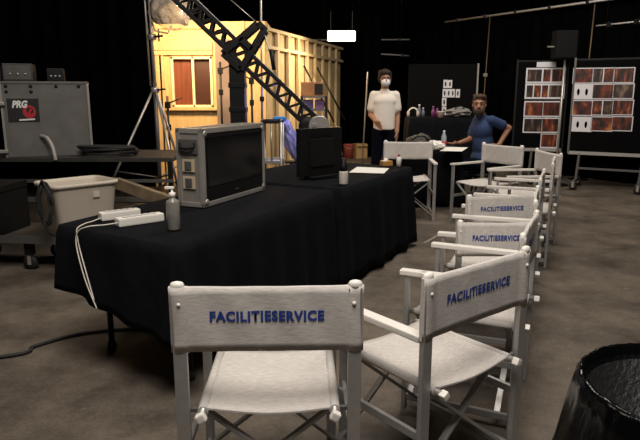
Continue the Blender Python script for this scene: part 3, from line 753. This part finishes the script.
def upright(u0, v0, u1, v1, Y, label, r=.012):
    a, b_ = gy(u0, v0, Y), gy(u1, v1, Y); rt = thing('scaffold_upright', (b_.x, Y, 0), label, 'pole')
    m = MB().tube([(0, 0, .02), (0, 0, b_.z), (a.x-b_.x, 0, a.z)], r, 10).build('pole_tube', mat('rusty_pole', (.13, .085, .05), .5, .4, var=.3, scale=4), rt)
    MB().box((.0, 0, gy(u1, 75, Y).z), (.07, .07, .06), bev=.005).build('clamp', STEEL, rt)
    MB().lathe([(.16, 0), (.16, .012), (.03, .03)], n=18).build('base_plate', BLK, rt)
upright(490, 17, 484, 96, 11.8, 'rusty upright pole rising behind the seated man to the long pipe')
upright(595, 4, 589, 60, 10.0, 'upright pole between the photo boards and the long pipe', .011)
def spare_poles():
    p = gy(363, 150, 10.2); r = thing('pole_bundle_stand', (p.x, 10.2, 0), 'pale pole standing upright just left of the man in white', 'pole')
    MB().tube([(-.02, 0, .02), (.06, 0, gy(365, 72, 10.2).z)], .012, 8).build('pole_tube', mat('pale_pole', (.16, .14, .12), .5), r)
    MB().lathe([(.14, 0), (.14, .012), (.03, .03)], n=18).build('base_plate', BLK, r)
spare_poles()
def speaker():
    a, b_ = gy(558, 30, 9.25), gy(577, 58, 9.25); c = (a+b_)/2
    r = thing('loudspeaker', (c.x, 9.25, 0), 'dark grey loudspeaker on a pole above and between the photo boards', 'loudspeaker')
    h, w = a.z-b_.z, b_.x-a.x
    MB().box((0, .12, c.z), (w, .22, h), bev=.012).build('cabinet', mat('speaker_grey', (.005, .005, .0053), .8, spec=.2), r)
    MB().box((0, .008, c.z), (w-.03, .006, h-.03), bev=.002).build('grille', BLK, r)
    MB().tube([(.03, .12, .02), (.03, .12, b_.z)], .018, 10).build('stand_pole', STEEL, r)
    MB().lathe([(.2, 0), (.2, .015), (.03, .04)], (.03, .12, 0), 18).build('stand_base', BLK, r)
    MB().bar((-w/2-.10, .1, c.z-.03), (-w/2, .1, c.z-.03), .02, .02).build('bracket', STEEL, r)
speaker()

# ------------------------------------------------------------------ photo boards and pinned sheets
def photo_mat(i):
    nm = 'print_%d' % i
    if nm in MATS: return MATS[nm]
    rr = random.Random(i*13+5); m = bpy.data.materials.new(nm); m.use_nodes = True; nt = m.node_tree; N = nt.nodes; b = N['Principled BSDF']
    tc = N.new('ShaderNodeTexCoord'); mp = N.new('ShaderNodeMapping'); mp.inputs['Location'].default_value = (rr.random()*9, rr.random()*9, rr.random()*9)
    mp.inputs['Scale'].default_value = (rr.choice((9, 14, 22)), 3, rr.choice((4, 6)))
    nz = N.new('ShaderNodeTexNoise'); nz.inputs['Scale'].default_value = 1; nz.inputs['Detail'].default_value = 4
    rp = N.new('ShaderNodeValToRGB'); e = rp.color_ramp.elements
    warm = i % 3 != 2
    e[0].position = .40; e[0].color = (.010, .005, .004, 1); e[1].position = .78; e[1].color = (.50, .17, .05, 1) if warm else (.26, .19, .14, 1)
    k = e.new(.56); k.color = (.12, .020, .007, 1) if warm else (.045, .020, .012, 1)
    nt.links.new(tc.outputs['Object'], mp.inputs[0]); nt.links.new(mp.outputs[0], nz.inputs[0]); nt.links.new(nz.outputs[0], rp.inputs[0]); nt.links.new(rp.outputs[0], b.inputs['Base Color'])
    b.inputs['Roughness'].default_value = .45
    MATS[nm] = m; return m
BOARD = mat('board_black', (.003, .003, .0034), .95, spec=.05)
SHEETW = mat('sheet_white', (.60, .60, .64), .6)
cnt = [0]
class Board:
    """flat board given by two ground points; local x along it, sheets pinned on its camera side"""
    def __init__(s, p, q): s.p, s.q = Vector((*p, 0)), Vector((*q, 0)); s.d = (s.q-s.p).normalized(); s.n = Vector((s.d.y, -s.d.x, 0)); s.a = math.atan2(s.d.y, s.d.x); s.L = (s.q-s.p).length
    def uv(s, u, v):                                    # picture point onto the board's face
        r = _ray(u, v); f = s.p+s.n*.02; t = (f-Vector((0, 0, CAM_H))).dot(s.n)/r.dot(s.n); P = Vector((0, 0, CAM_H))+r*t
        return ((P-s.p).dot(s.d), P.z)
    def sheet(s, u0, v0, u1, v1, pics, label, cat='photo print', group=None, figure=False):
        x0, z1 = s.uv(u0, v0); x1, z0 = s.uv(u1, v1); w, h = x1-x0, z1-z0
        o = s.p+s.d*(x0+w/2)+s.n*.0175
        r = thing('pinned_sheet', (o.x, o.y, z0), label, cat, group, rz=s.a)
        MB().box((0, 0, h/2), (w, .002, h)).build('paper', SHEETW, r)
        for (a, c, e, g) in pics:
            cnt[0] += 1
            if figure:
                m = MB(); m.ball(((a+e)/2*w-w/2, -.001, h*(1-(c+g)/2)), ((e-a)*w/2, .0015, (g-c)*h/2), 14); m.build('figure_print', BOARD, r)
            else: MB().box(((a+e)/2*w-w/2, -.0018, h*(1-(c+g)/2)), ((e-a)*w, .001, (g-c)*h)).build('photograph', photo_mat(cnt[0]), r)
        return r
def rolling_board(B, z0, z1, label, feet, side):
    r = thing('rolling_board', B.p, label, 'pin board', rz=B.a); L = B.L
    MB().box((L/2, 0, (z0+z1)/2), (L-.03, .03, z1-z0), bev=.003).build('panel', BOARD, r)
    MB().bar((0, 0, z0-.02), (L, 0, z0-.02), .035, .05).build('bottom_rail', mat('rail_grey', (.30, .29, .28), .5), r)
    MB().bar((0, 0, z1), (L, 0, z1), .03, .03).build('top_rail', BLK, r)
    for x in (0, L): MB().box((x, 0, (z0+z1)/2), (.03, .04, z1-z0+.06), bev=.003).build('side_rail', side, r)
    for x in feet:
        MB().bar((x, 0, z0-.03), (x-.02, 0, .13), .035, .035).build('upright', DSTEEL, r)
        MB().bar((x-.02, -.30, .12), (x-.02, .30, .12), .04, .04).build('foot_bar', DSTEEL, r)
        for y in (-.28, .28): caster(r, x-.02, y, .055)
    if len(feet) > 1: MB().bar((feet[0], 0, .30), (feet[-1], 0, .30), .03, .03).build('cross_rail', DSTEEL, r)
pr0 = gy(568, 153, 9.2); pr1 = gy(655, 158, 8.62)
BR = Board((pr0.x, pr0.y), (pr1.x, pr1.y))
rolling_board(BR, pr0.z+.03, gy(568, 60, 9.2).z, 'black rolling board with the wider block of photo prints at far right', (.16, 1.02), DSTEEL)
BL_ = Board((gy(518, 60, 9.75).x, 9.75), (gy(569, 60, 9.6).x, 9.6))
rolling_board(BL_, .55, gy(545, 60, 9.3).z, 'black rolling board with the narrower block of photo prints and header slip', (.30,), BLK)
xs0, xs1 = (573.5, 593, 614), (592.6, 613.6, 634)
rows = ((68, 83.5), (84, 99.5), (100, 116), (116.5, 132))
nm = ('top', 'second', 'third', 'bottom'); cn = ('left', 'middle', 'right')
for j, (v0, v1) in enumerate(rows):
    for i in range(3):
        k = -1.2*j*(.33+.15*i); sk = .7*(i)*-.9
        pics = [(.05, .06, .95, .94)] if (i+j) % 2 == 0 or i == 2 else [(.05, .06, .48, .94), (.53, .06, .95, .94)]
        fig = (i == 0 and j in (1, 3))
        if fig: pics = [(.22, .3, .36, .75), (.62, .3, .76, .75)]
        BR.sheet(xs0[i]+k*.9, v0+sk*.4, xs1[i]+k*.9, v1+sk*.4, pics, '%s print, %s column of the wider photo block%s' % (nm[j]+' row', cn[i], ', dark figures on white' if fig else ''), group='prints on the wider board', figure=fig)
BL_.sheet(537, 62, 556, 67, [], 'blank white header slip above the narrower block of prints', 'paper')
LS = [((526.5, 68, 565, 83), [(.04, .1, .40, .9), (.44, .1, .62, .9), (.66, .1, .97, .9)], 'top strip of three orange photos on the narrower board'),
      ((525.5, 83.5, 564, 99), [(.04, .12, .20, .88), (.23, .12, .40, .88), (.43, .12, .58, .88), (.61, .12, .97, .88)], 'second strip, four photos, narrower board'),
      ((524.5, 101, 543, 117), [(.06, .08, .95, .92)], 'third row left red photo on the narrower board'),
      ((543, 101, 560, 117), [(.05, .08, .94, .92)], 'third row right orange photo on the narrower board'),
      ((523.5, 117.5, 542, 133), [(.06, .08, .95, .92)], 'fourth row left dark red photo on the narrower board'),
      ((542, 117.5, 558.5, 133), [(.05, .08, .94, .92)], 'fourth row right dim photo on the narrower board'),
      ((541, 133.5, 557, 148.5), [(.05, .05, .94, .90)], 'lowest single photo on the narrower board')]
for (u0, v0, u1, v1), pics, lab in LS: BL_.sheet(u0, v0, u1, v1, pics, lab, group='prints on the narrower board')
pc0, pc1 = gy(409, 66, 10.25), gy(478, 66, 10.25)
BC = Board((pc0.x, 10.25), (pc1.x, 10.25))
r = thing('black_board', BC.p, 'black standing board with small white cards behind the bottle table', 'pin board')
MB().box((BC.L/2, 0, (pc0.z+.1)/2+.02), (BC.L, .03, pc0.z-.08), bev=.003).build('panel', mat('board_dark', (.003, .003, .0033), .9, spec=.1), r)
MB().box((BC.L, -.005, (pc0.z+.1)/2), (.025, .05, pc0.z-.02)).build('edge_post', mat('edge_grey', (.28, .27, .26), .5), r)
for x in (.15, BC.L-.15): MB().box((x, 0, .03), (.06, .5, .05), bev=.004).build('foot', BLK, r)
CARDS = [((443.6, 79.8, 447.6, 88), 'left card of the upper pair on the black board'), ((448, 80, 452, 88), 'right card of the upper pair on the black board'),
         ((442.8, 89, 446.6, 97.4), 'first card in the row of three on the black board'), ((447, 89, 450.6, 97.4), 'middle card in the row of three on the black board'), ((451, 89, 454.6, 97.4), 'last card in the row of three on the black board'),
         ((456, 89.2, 459.8, 97.6), 'lone card right of the row of three on the black board'), ((442.2, 98, 446.2, 106.4), 'card under the row of three on the black board'), ((442, 107, 446, 115), 'lowest card on the black board, just above the bottles')]
for q, lab in CARDS: BC.sheet(*q, [(.3, .2, .7, .8)], 'small white '+lab, 'card', 'cards on the black board', figure=True)

# ------------------------------------------------------------------ things on the far tables
def far_bottle(u, col, h, w, label, cap=(.6, .6, .6), Y=9.6, z=1.046, cat='bottle'):
    p = gy(u, 117, Y); r = thing('bottle', (p.x, Y, z), label, cat, 'things on the tall table')
    MB().lathe([(0, 0), (w, 0), (w, h*.6), (w*.45, h*.78), (w*.4, h*.86)], n=14).build('bottle_body', mat('bt_%d' % u, col, .3), r)
    MB().lathe([(w*.45, h*.85), (w*.45, h), (0, h*1.005)], n=12).build('cap', mat('cap_%d' % u, cap, .5), r)
far_bottle(419, (.10, .14, .20), .20, .032, 'tall blue-grey bottle on the tall table')
far_bottle(423, (.15, .15, .17), .15, .028, 'short grey bottle next to the blue-grey one on the tall table')
far_bottle(433, (.16, .04, .14), .17, .03, 'left of the two purple bottles on the tall table', (.3, .1, .3))
far_bottle(437, (.14, .04, .16), .14, .03, 'right and shorter of the two purple bottles on the tall table', (.3, .1, .3))
p = gy(441, 117, 9.55); r = thing('cup', (p.x, 9.55, 1.046), 'cream paper cup beside the purple bottles', 'cup')
MB().lathe([(0, 0), (.045, 0), (.06, .085), (.064, .09), (.055, .088), (.04, .01)], n=18).build('cup_wall', mat('cream_cup', (.62, .52, .40), .6), r); MB().lathe([(.0625, .086), (.066, .09), (.0625, .094)], n=18).build('rim', WPLAST, r)
p = gy(413, 117, 9.6); r = thing('headphones', (p.x, 9.6, 1.046), 'pale rounded headphones standing at the left end of the tall table', 'headphones')
MB().tube([(.075*math.cos(t*PI/10), 0, .06+.085*math.sin(t*PI/10)) for t in range(11)], .012, 8).build('band', WPLAST, r)
for x in (-.075, .075): MB().ball((x, 0, .055), (.025, .05, .055), 12).build('ear_cup', mat('pale_pad', (.45, .42, .38), .6), r)
mb = MB(); t = bmesh.new(); bmesh.ops.create_icosphere(t, subdivisions=4, radius=1)
for v in t.verts: k = noise.noise(v.co*2.2+Vector((4, 1, 2)))*.35; v.co = Vector((v.co.x*.19, v.co.y*.14, v.co.z*.075))*(1+k)
mb.add(t); r = thing('cloth_bag', (gy(459, 116, 9.65).x, 9.70, 1.046), 'crumpled grey bag at the right end of the tall table', 'bag')
o = mb.build('bag_body', mat('grey_bag', (.22, .21, .20), .7), r); o.location = (0, 0, .075)
MB().tube([(-.08, -.05, .12), (-.04, -.10, .17), (.04, -.10, .17), (.08, -.05, .12)], .007, 6).build('bag_strap', BLK, r)
mb = MB(); t = bmesh.new(); bmesh.ops.create_icosphere(t, subdivisions=4, radius=1)
for v in t.verts: k = noise.noise(v.co*2.0+Vector((1, 7, 2)))*.3; v.co = Vector((v.co.x*.22, v.co.y*.2, v.co.z*.2))*(1+k)
mb.add(t); r = thing('duffel_bag', (gy(419, 140, 9.0).x, 9.05, 0), 'grey bag heaped on a low stool left of the seated man', 'bag')
o = mb.build('bag_body', mat('dark_bag', (.07, .068, .066), .8, var=.3, scale=4), r); o.location = (0, 0, .62)
MB().box((0, 0, .21), (.34, .32, .42), bev=.01).build('stool_box', BLK, r)
MB().tube([(-.12, -.15, .74), (-.05, -.22, .80), (.05, -.22, .80), (.12, -.15, .74)], .012, 6).build('bag_strap', BLK, r)
# seated man's table
sheet([gz(440, 151, .757), gz(462, 151.5, .757), gz(468, 147.5, .757), gz(446, 147, .757)], PAPER, 'open script pages under the forearm of the seated man')
mb = MB(); t = bmesh.new(); bmesh.ops.create_icosphere(t, subdivisions=4, radius=1)
for v in t.verts: k = noise.noise(v.co*2.4)*.4; v.co = Vector((v.co.x*.10, v.co.y*.08, v.co.z*.05))*(1+k)
mb.add(t); o = mb.build('paper_bag', PAPER); o.location = gz(437, 150.5, .757)+Vector((0, .10, .055)); tag(o, 'crumpled white paper bag beside the open script pages', 'bag')
p = gz(443.5, 147, .757); r = thing('water_bottle', p, 'clear water bottle with red label next to the seated man', 'bottle')
MB().lathe([(0, 0), (.03, 0), (.032, .01), (.032, .13), (.014, .175), (.013, .19)], n=18).build('bottle_body', mat('clear_bottle', (.32, .36, .40), .15, spec=.7), r)
MB().lathe([(.0328, .03), (.0328, .075)], n=18).build('label_band', mat('red_label', (.40, .05, .05), .5), r); MB().lathe([(.014, .188), (.014, .205), (0, .206)], n=12).build('cap', WPLAST, r)

# ------------------------------------------------------------------ people
SKIN = mat('skin', (.33, .165, .10), .6); HAIR = mat('dark_hair', (.016, .011, .008), .8, bump=.6, scale=60)
BROWNHAIR = mat('brown_hair', (.050, .026, .013), .8, bump=.6, scale=60)
DENIM = mat('navy_trousers', (.003, .0035, .008), .95, bump=.2, scale=30, spec=.05)
def head(mb, c, yaw, s=1.0):
    """skull, jaw, nose, ears in a head frame looking along -y turned by yaw"""
    M = Matrix.Rotation(yaw, 4, 'Z'); c = Vector(c)
    def P(x, y, z): return c+M @ Vector((x*s, y*s, z*s))
    mb.ball(P(0, .012, .03), (.075*s, .092*s, .085*s), 18, M); mb.ball(P(0, -.018, -.035), (.062*s, .070*s, .078*s), 16, M)
    mb.ball(P(0, -.05, -.085), (.036*s, .034*s, .030*s), 12, M)
    mb.limb(P(0, -.088, .012), P(0, -.108, -.025), .010*s, .015*s)
    mb.ball(P(0, -.086, -.062), (.026*s, .010*s, .009*s), 10, M); mb.ball(P(0, -.078, .034), (.05*s, .016*s, .012*s), 10, M)
    for sx in (-1, 1): mb.ball(P(sx*.077, .008, -.005), (.010*s, .020*s, .032*s), 10, M)
    return P, M
def eyes(P, M, parent, s=1.0):
    for sx in (-1, 1):
        e = MB().ball(P(sx*.030, -.080, .010), (.010*s, .007*s, .005*s), 10, M).build('eye', mat('eye_white', (.35, .33, .31), .4), parent)
        MB().ball(P(sx*.030, -.0855, .010), (.006*s, .004*s, .0055*s), 8, M).build('iris', BLKP, e)
        MB().limb(P(sx*.014, -.089, .030), P(sx*.048, -.080, .032), .004*s, .003*s).build('eyebrow', HAIR, parent)
def hand(mb, w, dirv, side, curl=.5, s=1.0):
    """palm, four unequal fingers, thumb; dirv points along the hand, side towards the thumb"""
    w, d, sd = Vector(w), Vector(dirv).normalized(), Vector(side).normalized(); sd = (sd-d*sd.dot(d)).normalized(); nn = d.cross(sd)
    for k in range(4): mb.limb(w+sd*(.024-.016*k)*s, w+d*.085*s+sd*(.030-.020*k)*s, .015*s, .012*s)
    for k, L in enumerate((.066, .076, .070, .054)):
        a = w+d*.088*s+sd*(.031-.0205*k)*s; b = a+(d+nn*curl*.4).normalized()*L*.5*s; e = b+(d+nn*curl*1.3).normalized()*L*.5*s
        mb.limb(a, b, .0095*s, .009*s); mb.limb(b, e, .009*s, .007*s)
    a = w+d*.025*s+sd*.028*s; b = a+(d*.6+sd*.7+nn*.2).normalized()*.045*s; e = b+(d*.9+sd*.25+nn*.3).normalized()*.035*s
    mb.limb(a, b, .0125*s, .011*s); mb.limb(b, e, .011*s, .008*s)
def standing_man():
    x, y = .877, 8.30
    r = thing('person', (x, y, 0), 'person standing in white T-shirt, navy trousers and white face mask, hand at hip', 'person')
    hip, knee, ank = .90, .48, .09
    sh = {-1: Vector((-.150, .01, 1.395)), 1: Vector((.150, .01, 1.395))}
    el = {-1: Vector((-.185, .03, 1.13)), 1: Vector((.185, .03, 1.12))}
    wr = {-1: Vector((-.125, -.14, 1.04)), 1: Vector((.175, -.05, .90))}
    HC = (.0, -.015, 1.600)
    b = MB()
    for s in (-1, 1):
        b.limb((s*.085, 0, hip), (s*.10, -.01, knee), .080, .052); b.limb((s*.10, -.01, knee), (s*.105, .02, ank), .053, .037)
        b.limb((s*.105, .03, .05), (s*.12, -.13, .035), .042, .034)
        b.limb(sh[s], el[s], .044, .037); b.limb(el[s], wr[s], .037, .026)
    hand(b, wr[-1], (.55, -.4, -.55), (.3, -.6, .5), .9); hand(b, wr[1], (-.02, -.12, -1), (-.3, -1, 0), .5)
    b.ball((0, 0, 1.0), (.135, .09, .14), 16); b.ball((0, 0, 1.16), (.120, .085, .16), 16); b.ball((0, 0, 1.31), (.130, .078, .10), 16)
    b.limb((0, .015, 1.41), (0, -.005, 1.54), .050, .050)
    P, M = head(b, HC, 0.05, .95)
    b.build('body', SKIN, r, remesh=.0075, smooth_iter=3)
    s_ = MB()
    s_.tube([(0, .0, .93), (0, 0, 1.10), (0, 0, 1.28)], .147, 24, True, .150)
    for v in s_.bm.verts: v.co.y *= .74
    s_.ball((0, 0, 1.31), (.162, .115, .115), 18)
    s_.limb((-.12, .01, 1.398), (.12, .01, 1.398), .050, .050); s_.limb((0, .01, 1.40), (0, .008, 1.44), .082, .064)
    for s in (-1, 1): s_.limb(sh[s], sh[s].lerp(el[s], .66), .056, .064)
    s_.build('t_shirt', mat('white_cotton', (.70, .65, .58), .9, bump=.35, scale=9), r, remesh=.010, smooth_iter=4)
    t = MB(); t.ball((0, 0, .93), (.145, .105, .10), 16)
    for s in (-1, 1): t.limb((s*.080, 0, hip), (s*.10, -.01, knee), .088, .070); t.limb((s*.10, -.01, knee), (s*.105, .015, .10), .070, .062)
    t.build('trousers', DENIM, r, remesh=.012, smooth_iter=4)
    for s in (-1, 1): MB().limb((s*.105, .045, .045), (s*.122, -.15, .04), .048, .040).build('shoe', BLKP, r, remesh=.01)
    h = MB(); h.ball(P(0, .030, .062), (.090, .095, .082), 18, M); h.ball(P(0, -.045, .092), (.075, .045, .034), 14, M)
    for s in (-1, 1): h.ball(P(s*.076, .028, .015), (.024, .055, .06), 12, M)
    for k in range(14):
        t_ = 2*PI*k/14; h.ball(P(.075*math.cos(t_), .025+.075*math.sin(t_), .075+.03*math.sin(k*2.3)), (.026, .026, .026), 8, M)
    h.build('hair', HAIR, r, remesh=.007, smooth_iter=2)
    eyes(P, M, r, .95)
    m = MB(); m.ball(P(0, -.055, -.048), (.062, .062, .052), 18, M); m.build('face_mask', mat('mask_white', (.66, .67, .69), .8), r)
    for s in (-1, 1): MB().tube([P(s*.06, -.05, -.025), P(s*.078, .0, .015)], .002, 5).build('mask_loop', WPLAST, r)
standing_man()
def seated_man():
    x, y = 2.07, 7.74
    r = thing('person', (x, y, 0), 'bearded person seated in blue T-shirt, looking round with elbow out and hand on hip', 'person')
    # the trunk faces the table on the left of the picture; the near shoulder is the left one
    sh = {'r': Vector((-.03, .15, 1.07)), 'l': Vector((.085, -.11, 1.085))}
    el = {'r': Vector((-.13, .08, .83)), 'l': Vector((.325, -.06, .985))}
    wr = {'r': Vector((-.31, -.13, .805)), 'l': Vector((.195, -.11, .775))}
    b = MB(); HC = (-.070, -.07, 1.275)
    b.ball((.03, .0, .58), (.14, .15, .14), 16); b.ball((.02, -.0, .78), (.115, .13, .17), 16); b.ball((.0, -.0, .97), (.115, .145, .14), 16)
    b.limb((0, -.0, 1.08), (-.055, -.05, 1.22), .056, .052)
    for k in ('r', 'l'): b.limb(sh[k], el[k], .047, .039); b.limb(el[k], wr[k], .039, .027)
    hand(b, wr['r'], (-1, -.05, -.10), (-.1, -1, .2), .3); hand(b, wr['l'], (-.75, .1, -.45), (0, -.6, .8), .6)
    for sy in (-1, 1):
        hp, kn, an = Vector((-.02, sy*.09, .53)), Vector((-.43, sy*.12, .55)), Vector((-.40, sy*.13, .09))
        b.limb(hp, kn, .080, .056); b.limb(kn, an, .055, .038); b.limb((-.38, sy*.13, .05), (-.55, sy*.14, .035), .042, .034)
    yaw = -.30
    P, M = head(b, HC, yaw, 1.0)
    b.build('body', SKIN, r, remesh=.0075, smooth_iter=3)
    s_ = MB(); s_.ball((.03, .0, .60), (.158, .17, .13), 18); s_.ball((.02, -.0, .78), (.135, .152, .20), 18); s_.ball((.0, -.0, .96), (.135, .168, .15), 18)
    s_.limb(sh['r'].lerp(sh['l'], .1), sh['r'].lerp(sh['l'], .9), .060, .060); s_.limb((.0, 0, 1.08), (-.02, -.02, 1.135), .075, .060)
    s_.limb(sh['r'], sh['r'].lerp(el['r'], .70), .060, .062); s_.limb(sh['l'], sh['l'].lerp(el['l'], .60), .062, .064)
    s_.build('t_shirt', mat('blue_cotton', (.018, .038, .105), .9, bump=.35, scale=9), r, remesh=.010, smooth_iter=4)
    t = MB(); t.ball((.02, .0, .52), (.155, .155, .10), 16)
    for sy in (-1, 1):
        hp, kn, an = Vector((-.02, sy*.09, .52)), Vector((-.43, sy*.12, .55)), Vector((-.40, sy*.13, .12)); t.limb(hp, kn, .092, .072); t.limb(kn, an, .07, .058)
    t.build('trousers', DENIM, r, remesh=.012, smooth_iter=4)
    for sy in (-1, 1): MB().limb((-.37, sy*.13, .045), (-.56, sy*.14, .04), .048, .040).build('shoe', BLKP, r, remesh=.01)
    h = MB(); h.ball(P(0, .030, .062), (.084, .096, .076), 18, M); h.ball(P(.01, -.045, .100), (.062, .045, .034), 14, M)
    for s in (-1, 1): h.ball(P(s*.072, .03, .02), (.018, .045, .05), 12, M)
    for k in range(12):
        t_ = 2*PI*k/12; h.ball(P(.065*math.cos(t_), .02+.07*math.sin(t_), .085+.025*math.sin(k*2.3)), (.024, .024, .024), 8, M)
    h.build('hair', BROWNHAIR, r, remesh=.007, smooth_iter=2)
    be = MB(); be.ball(P(0, -.048, -.092), (.056, .052, .048), 14, M); be.ball(P(0, -.04, -.125), (.042, .042, .04), 12, M)
    be.ball(P(0, -.092, -.046), (.032, .010, .008), 10, M)
    for s in (-1, 1): be.limb(P(s*.068, -.005, -.03), P(s*.05, -.04, -.085), .013, .02)
    be.build('beard', HAIR, r, remesh=.006, smooth_iter=2)
    eyes(P, M, r)
    st = thing('stool', (x+.03, y, 0), 'black stool under the seated man in blue', 'stool')
    MB().lathe([(0, .37), (.17, .37), (.18, .385), (.18, .40), (.165, .412), (0, .413)], n=24).build('seat', BLKP, st)
    for k in range(4):
        t = PI/4+k*PI/2; MB().tube([(.10*math.cos(t), .10*math.sin(t), .38), (.17*math.cos(t), .17*math.sin(t), .0)], .014, 8).build('leg', BLK, st)
seated_man()

# ------------------------------------------------------------------ bin with liner at the lower right
def waste_bin():
    c = (.940, 1.385); r = thing('waste_bin', (*c, 0), 'round bin lined with a glossy black bag, lower right corner', 'bin')
    MB().lathe([(0, .0), (.21, 0), (.215, .01), (.250, .66), (.245, .66), (.20, .02), (0, .02)], n=40).build('bin_shell', mat('bin_mesh', (.008, .008, .008), .45, bump=.6, scale=60), r)
    LINER = mat('bag_film', (.002, .002, .0024), .17, spec=.4, bump=.45, scale=26, stretch=(1, 1, .35))
    mb = MB(); n = 120; rings = []
    prof = [(.22, .25), (.23, .40), (.242, .58), (.248, .67), (.256, .700), (.266, .702), (.274, .690), (.282, .64), (.298, .55), (.325, .42), (.352, .28), (.362, .22)]
    for j, (rr, z) in enumerate(prof):
        k = max(0, j-5)/6; ki = max(0, 4-j)/4; ring = []
        for i in range(n):
            t = 2*PI*i/n; v = Vector((math.cos(t)*3.2, math.sin(t)*3.2, z*2.0))
            w = noise.noise(v*2.3)*.030*k+math.sin(t*31+4*noise.noise(v))*.006*k+noise.noise(v*4)*.006*ki+.0022*math.sin(t*53)
            zz = z+(noise.noise(v*1.4)*.06*k if j == len(prof)-1 else .004*noise.noise(v*2.5))
            ring.append(mb.bm.verts.new(((rr+w)*math.cos(t), (rr+w)*math.sin(t), zz)))
        rings.append(ring)
    for a, b in zip(rings, rings[1:]):
        for i in range(n): f = mb.bm.faces.new((a[i], a[(i+1) % n], b[(i+1) % n], b[i])); f.smooth = True
    mb.bm.faces.new(rings[0])
    mb.build('bag_liner', LINER, r)
waste_bin()
TAPE = mat('floor_tape', (.30, .26, .20), .8)
for (a, b_, lab) in (((424, 243), (442, 233), 'pale tape strip on the concrete between the far chairs, longer one'), ((441, 232), (452, 237), 'short pale tape strip on the concrete beside the longer one')):
    p, q = gz(*a, .001), gz(*b_, .001); d = (q-p).normalized(); n = Vector((-d.y, d.x, 0))*.012
    sheet([p-n, q-n, q+n, p+n], TAPE, lab, 'tape', 'tape_strip', .001)
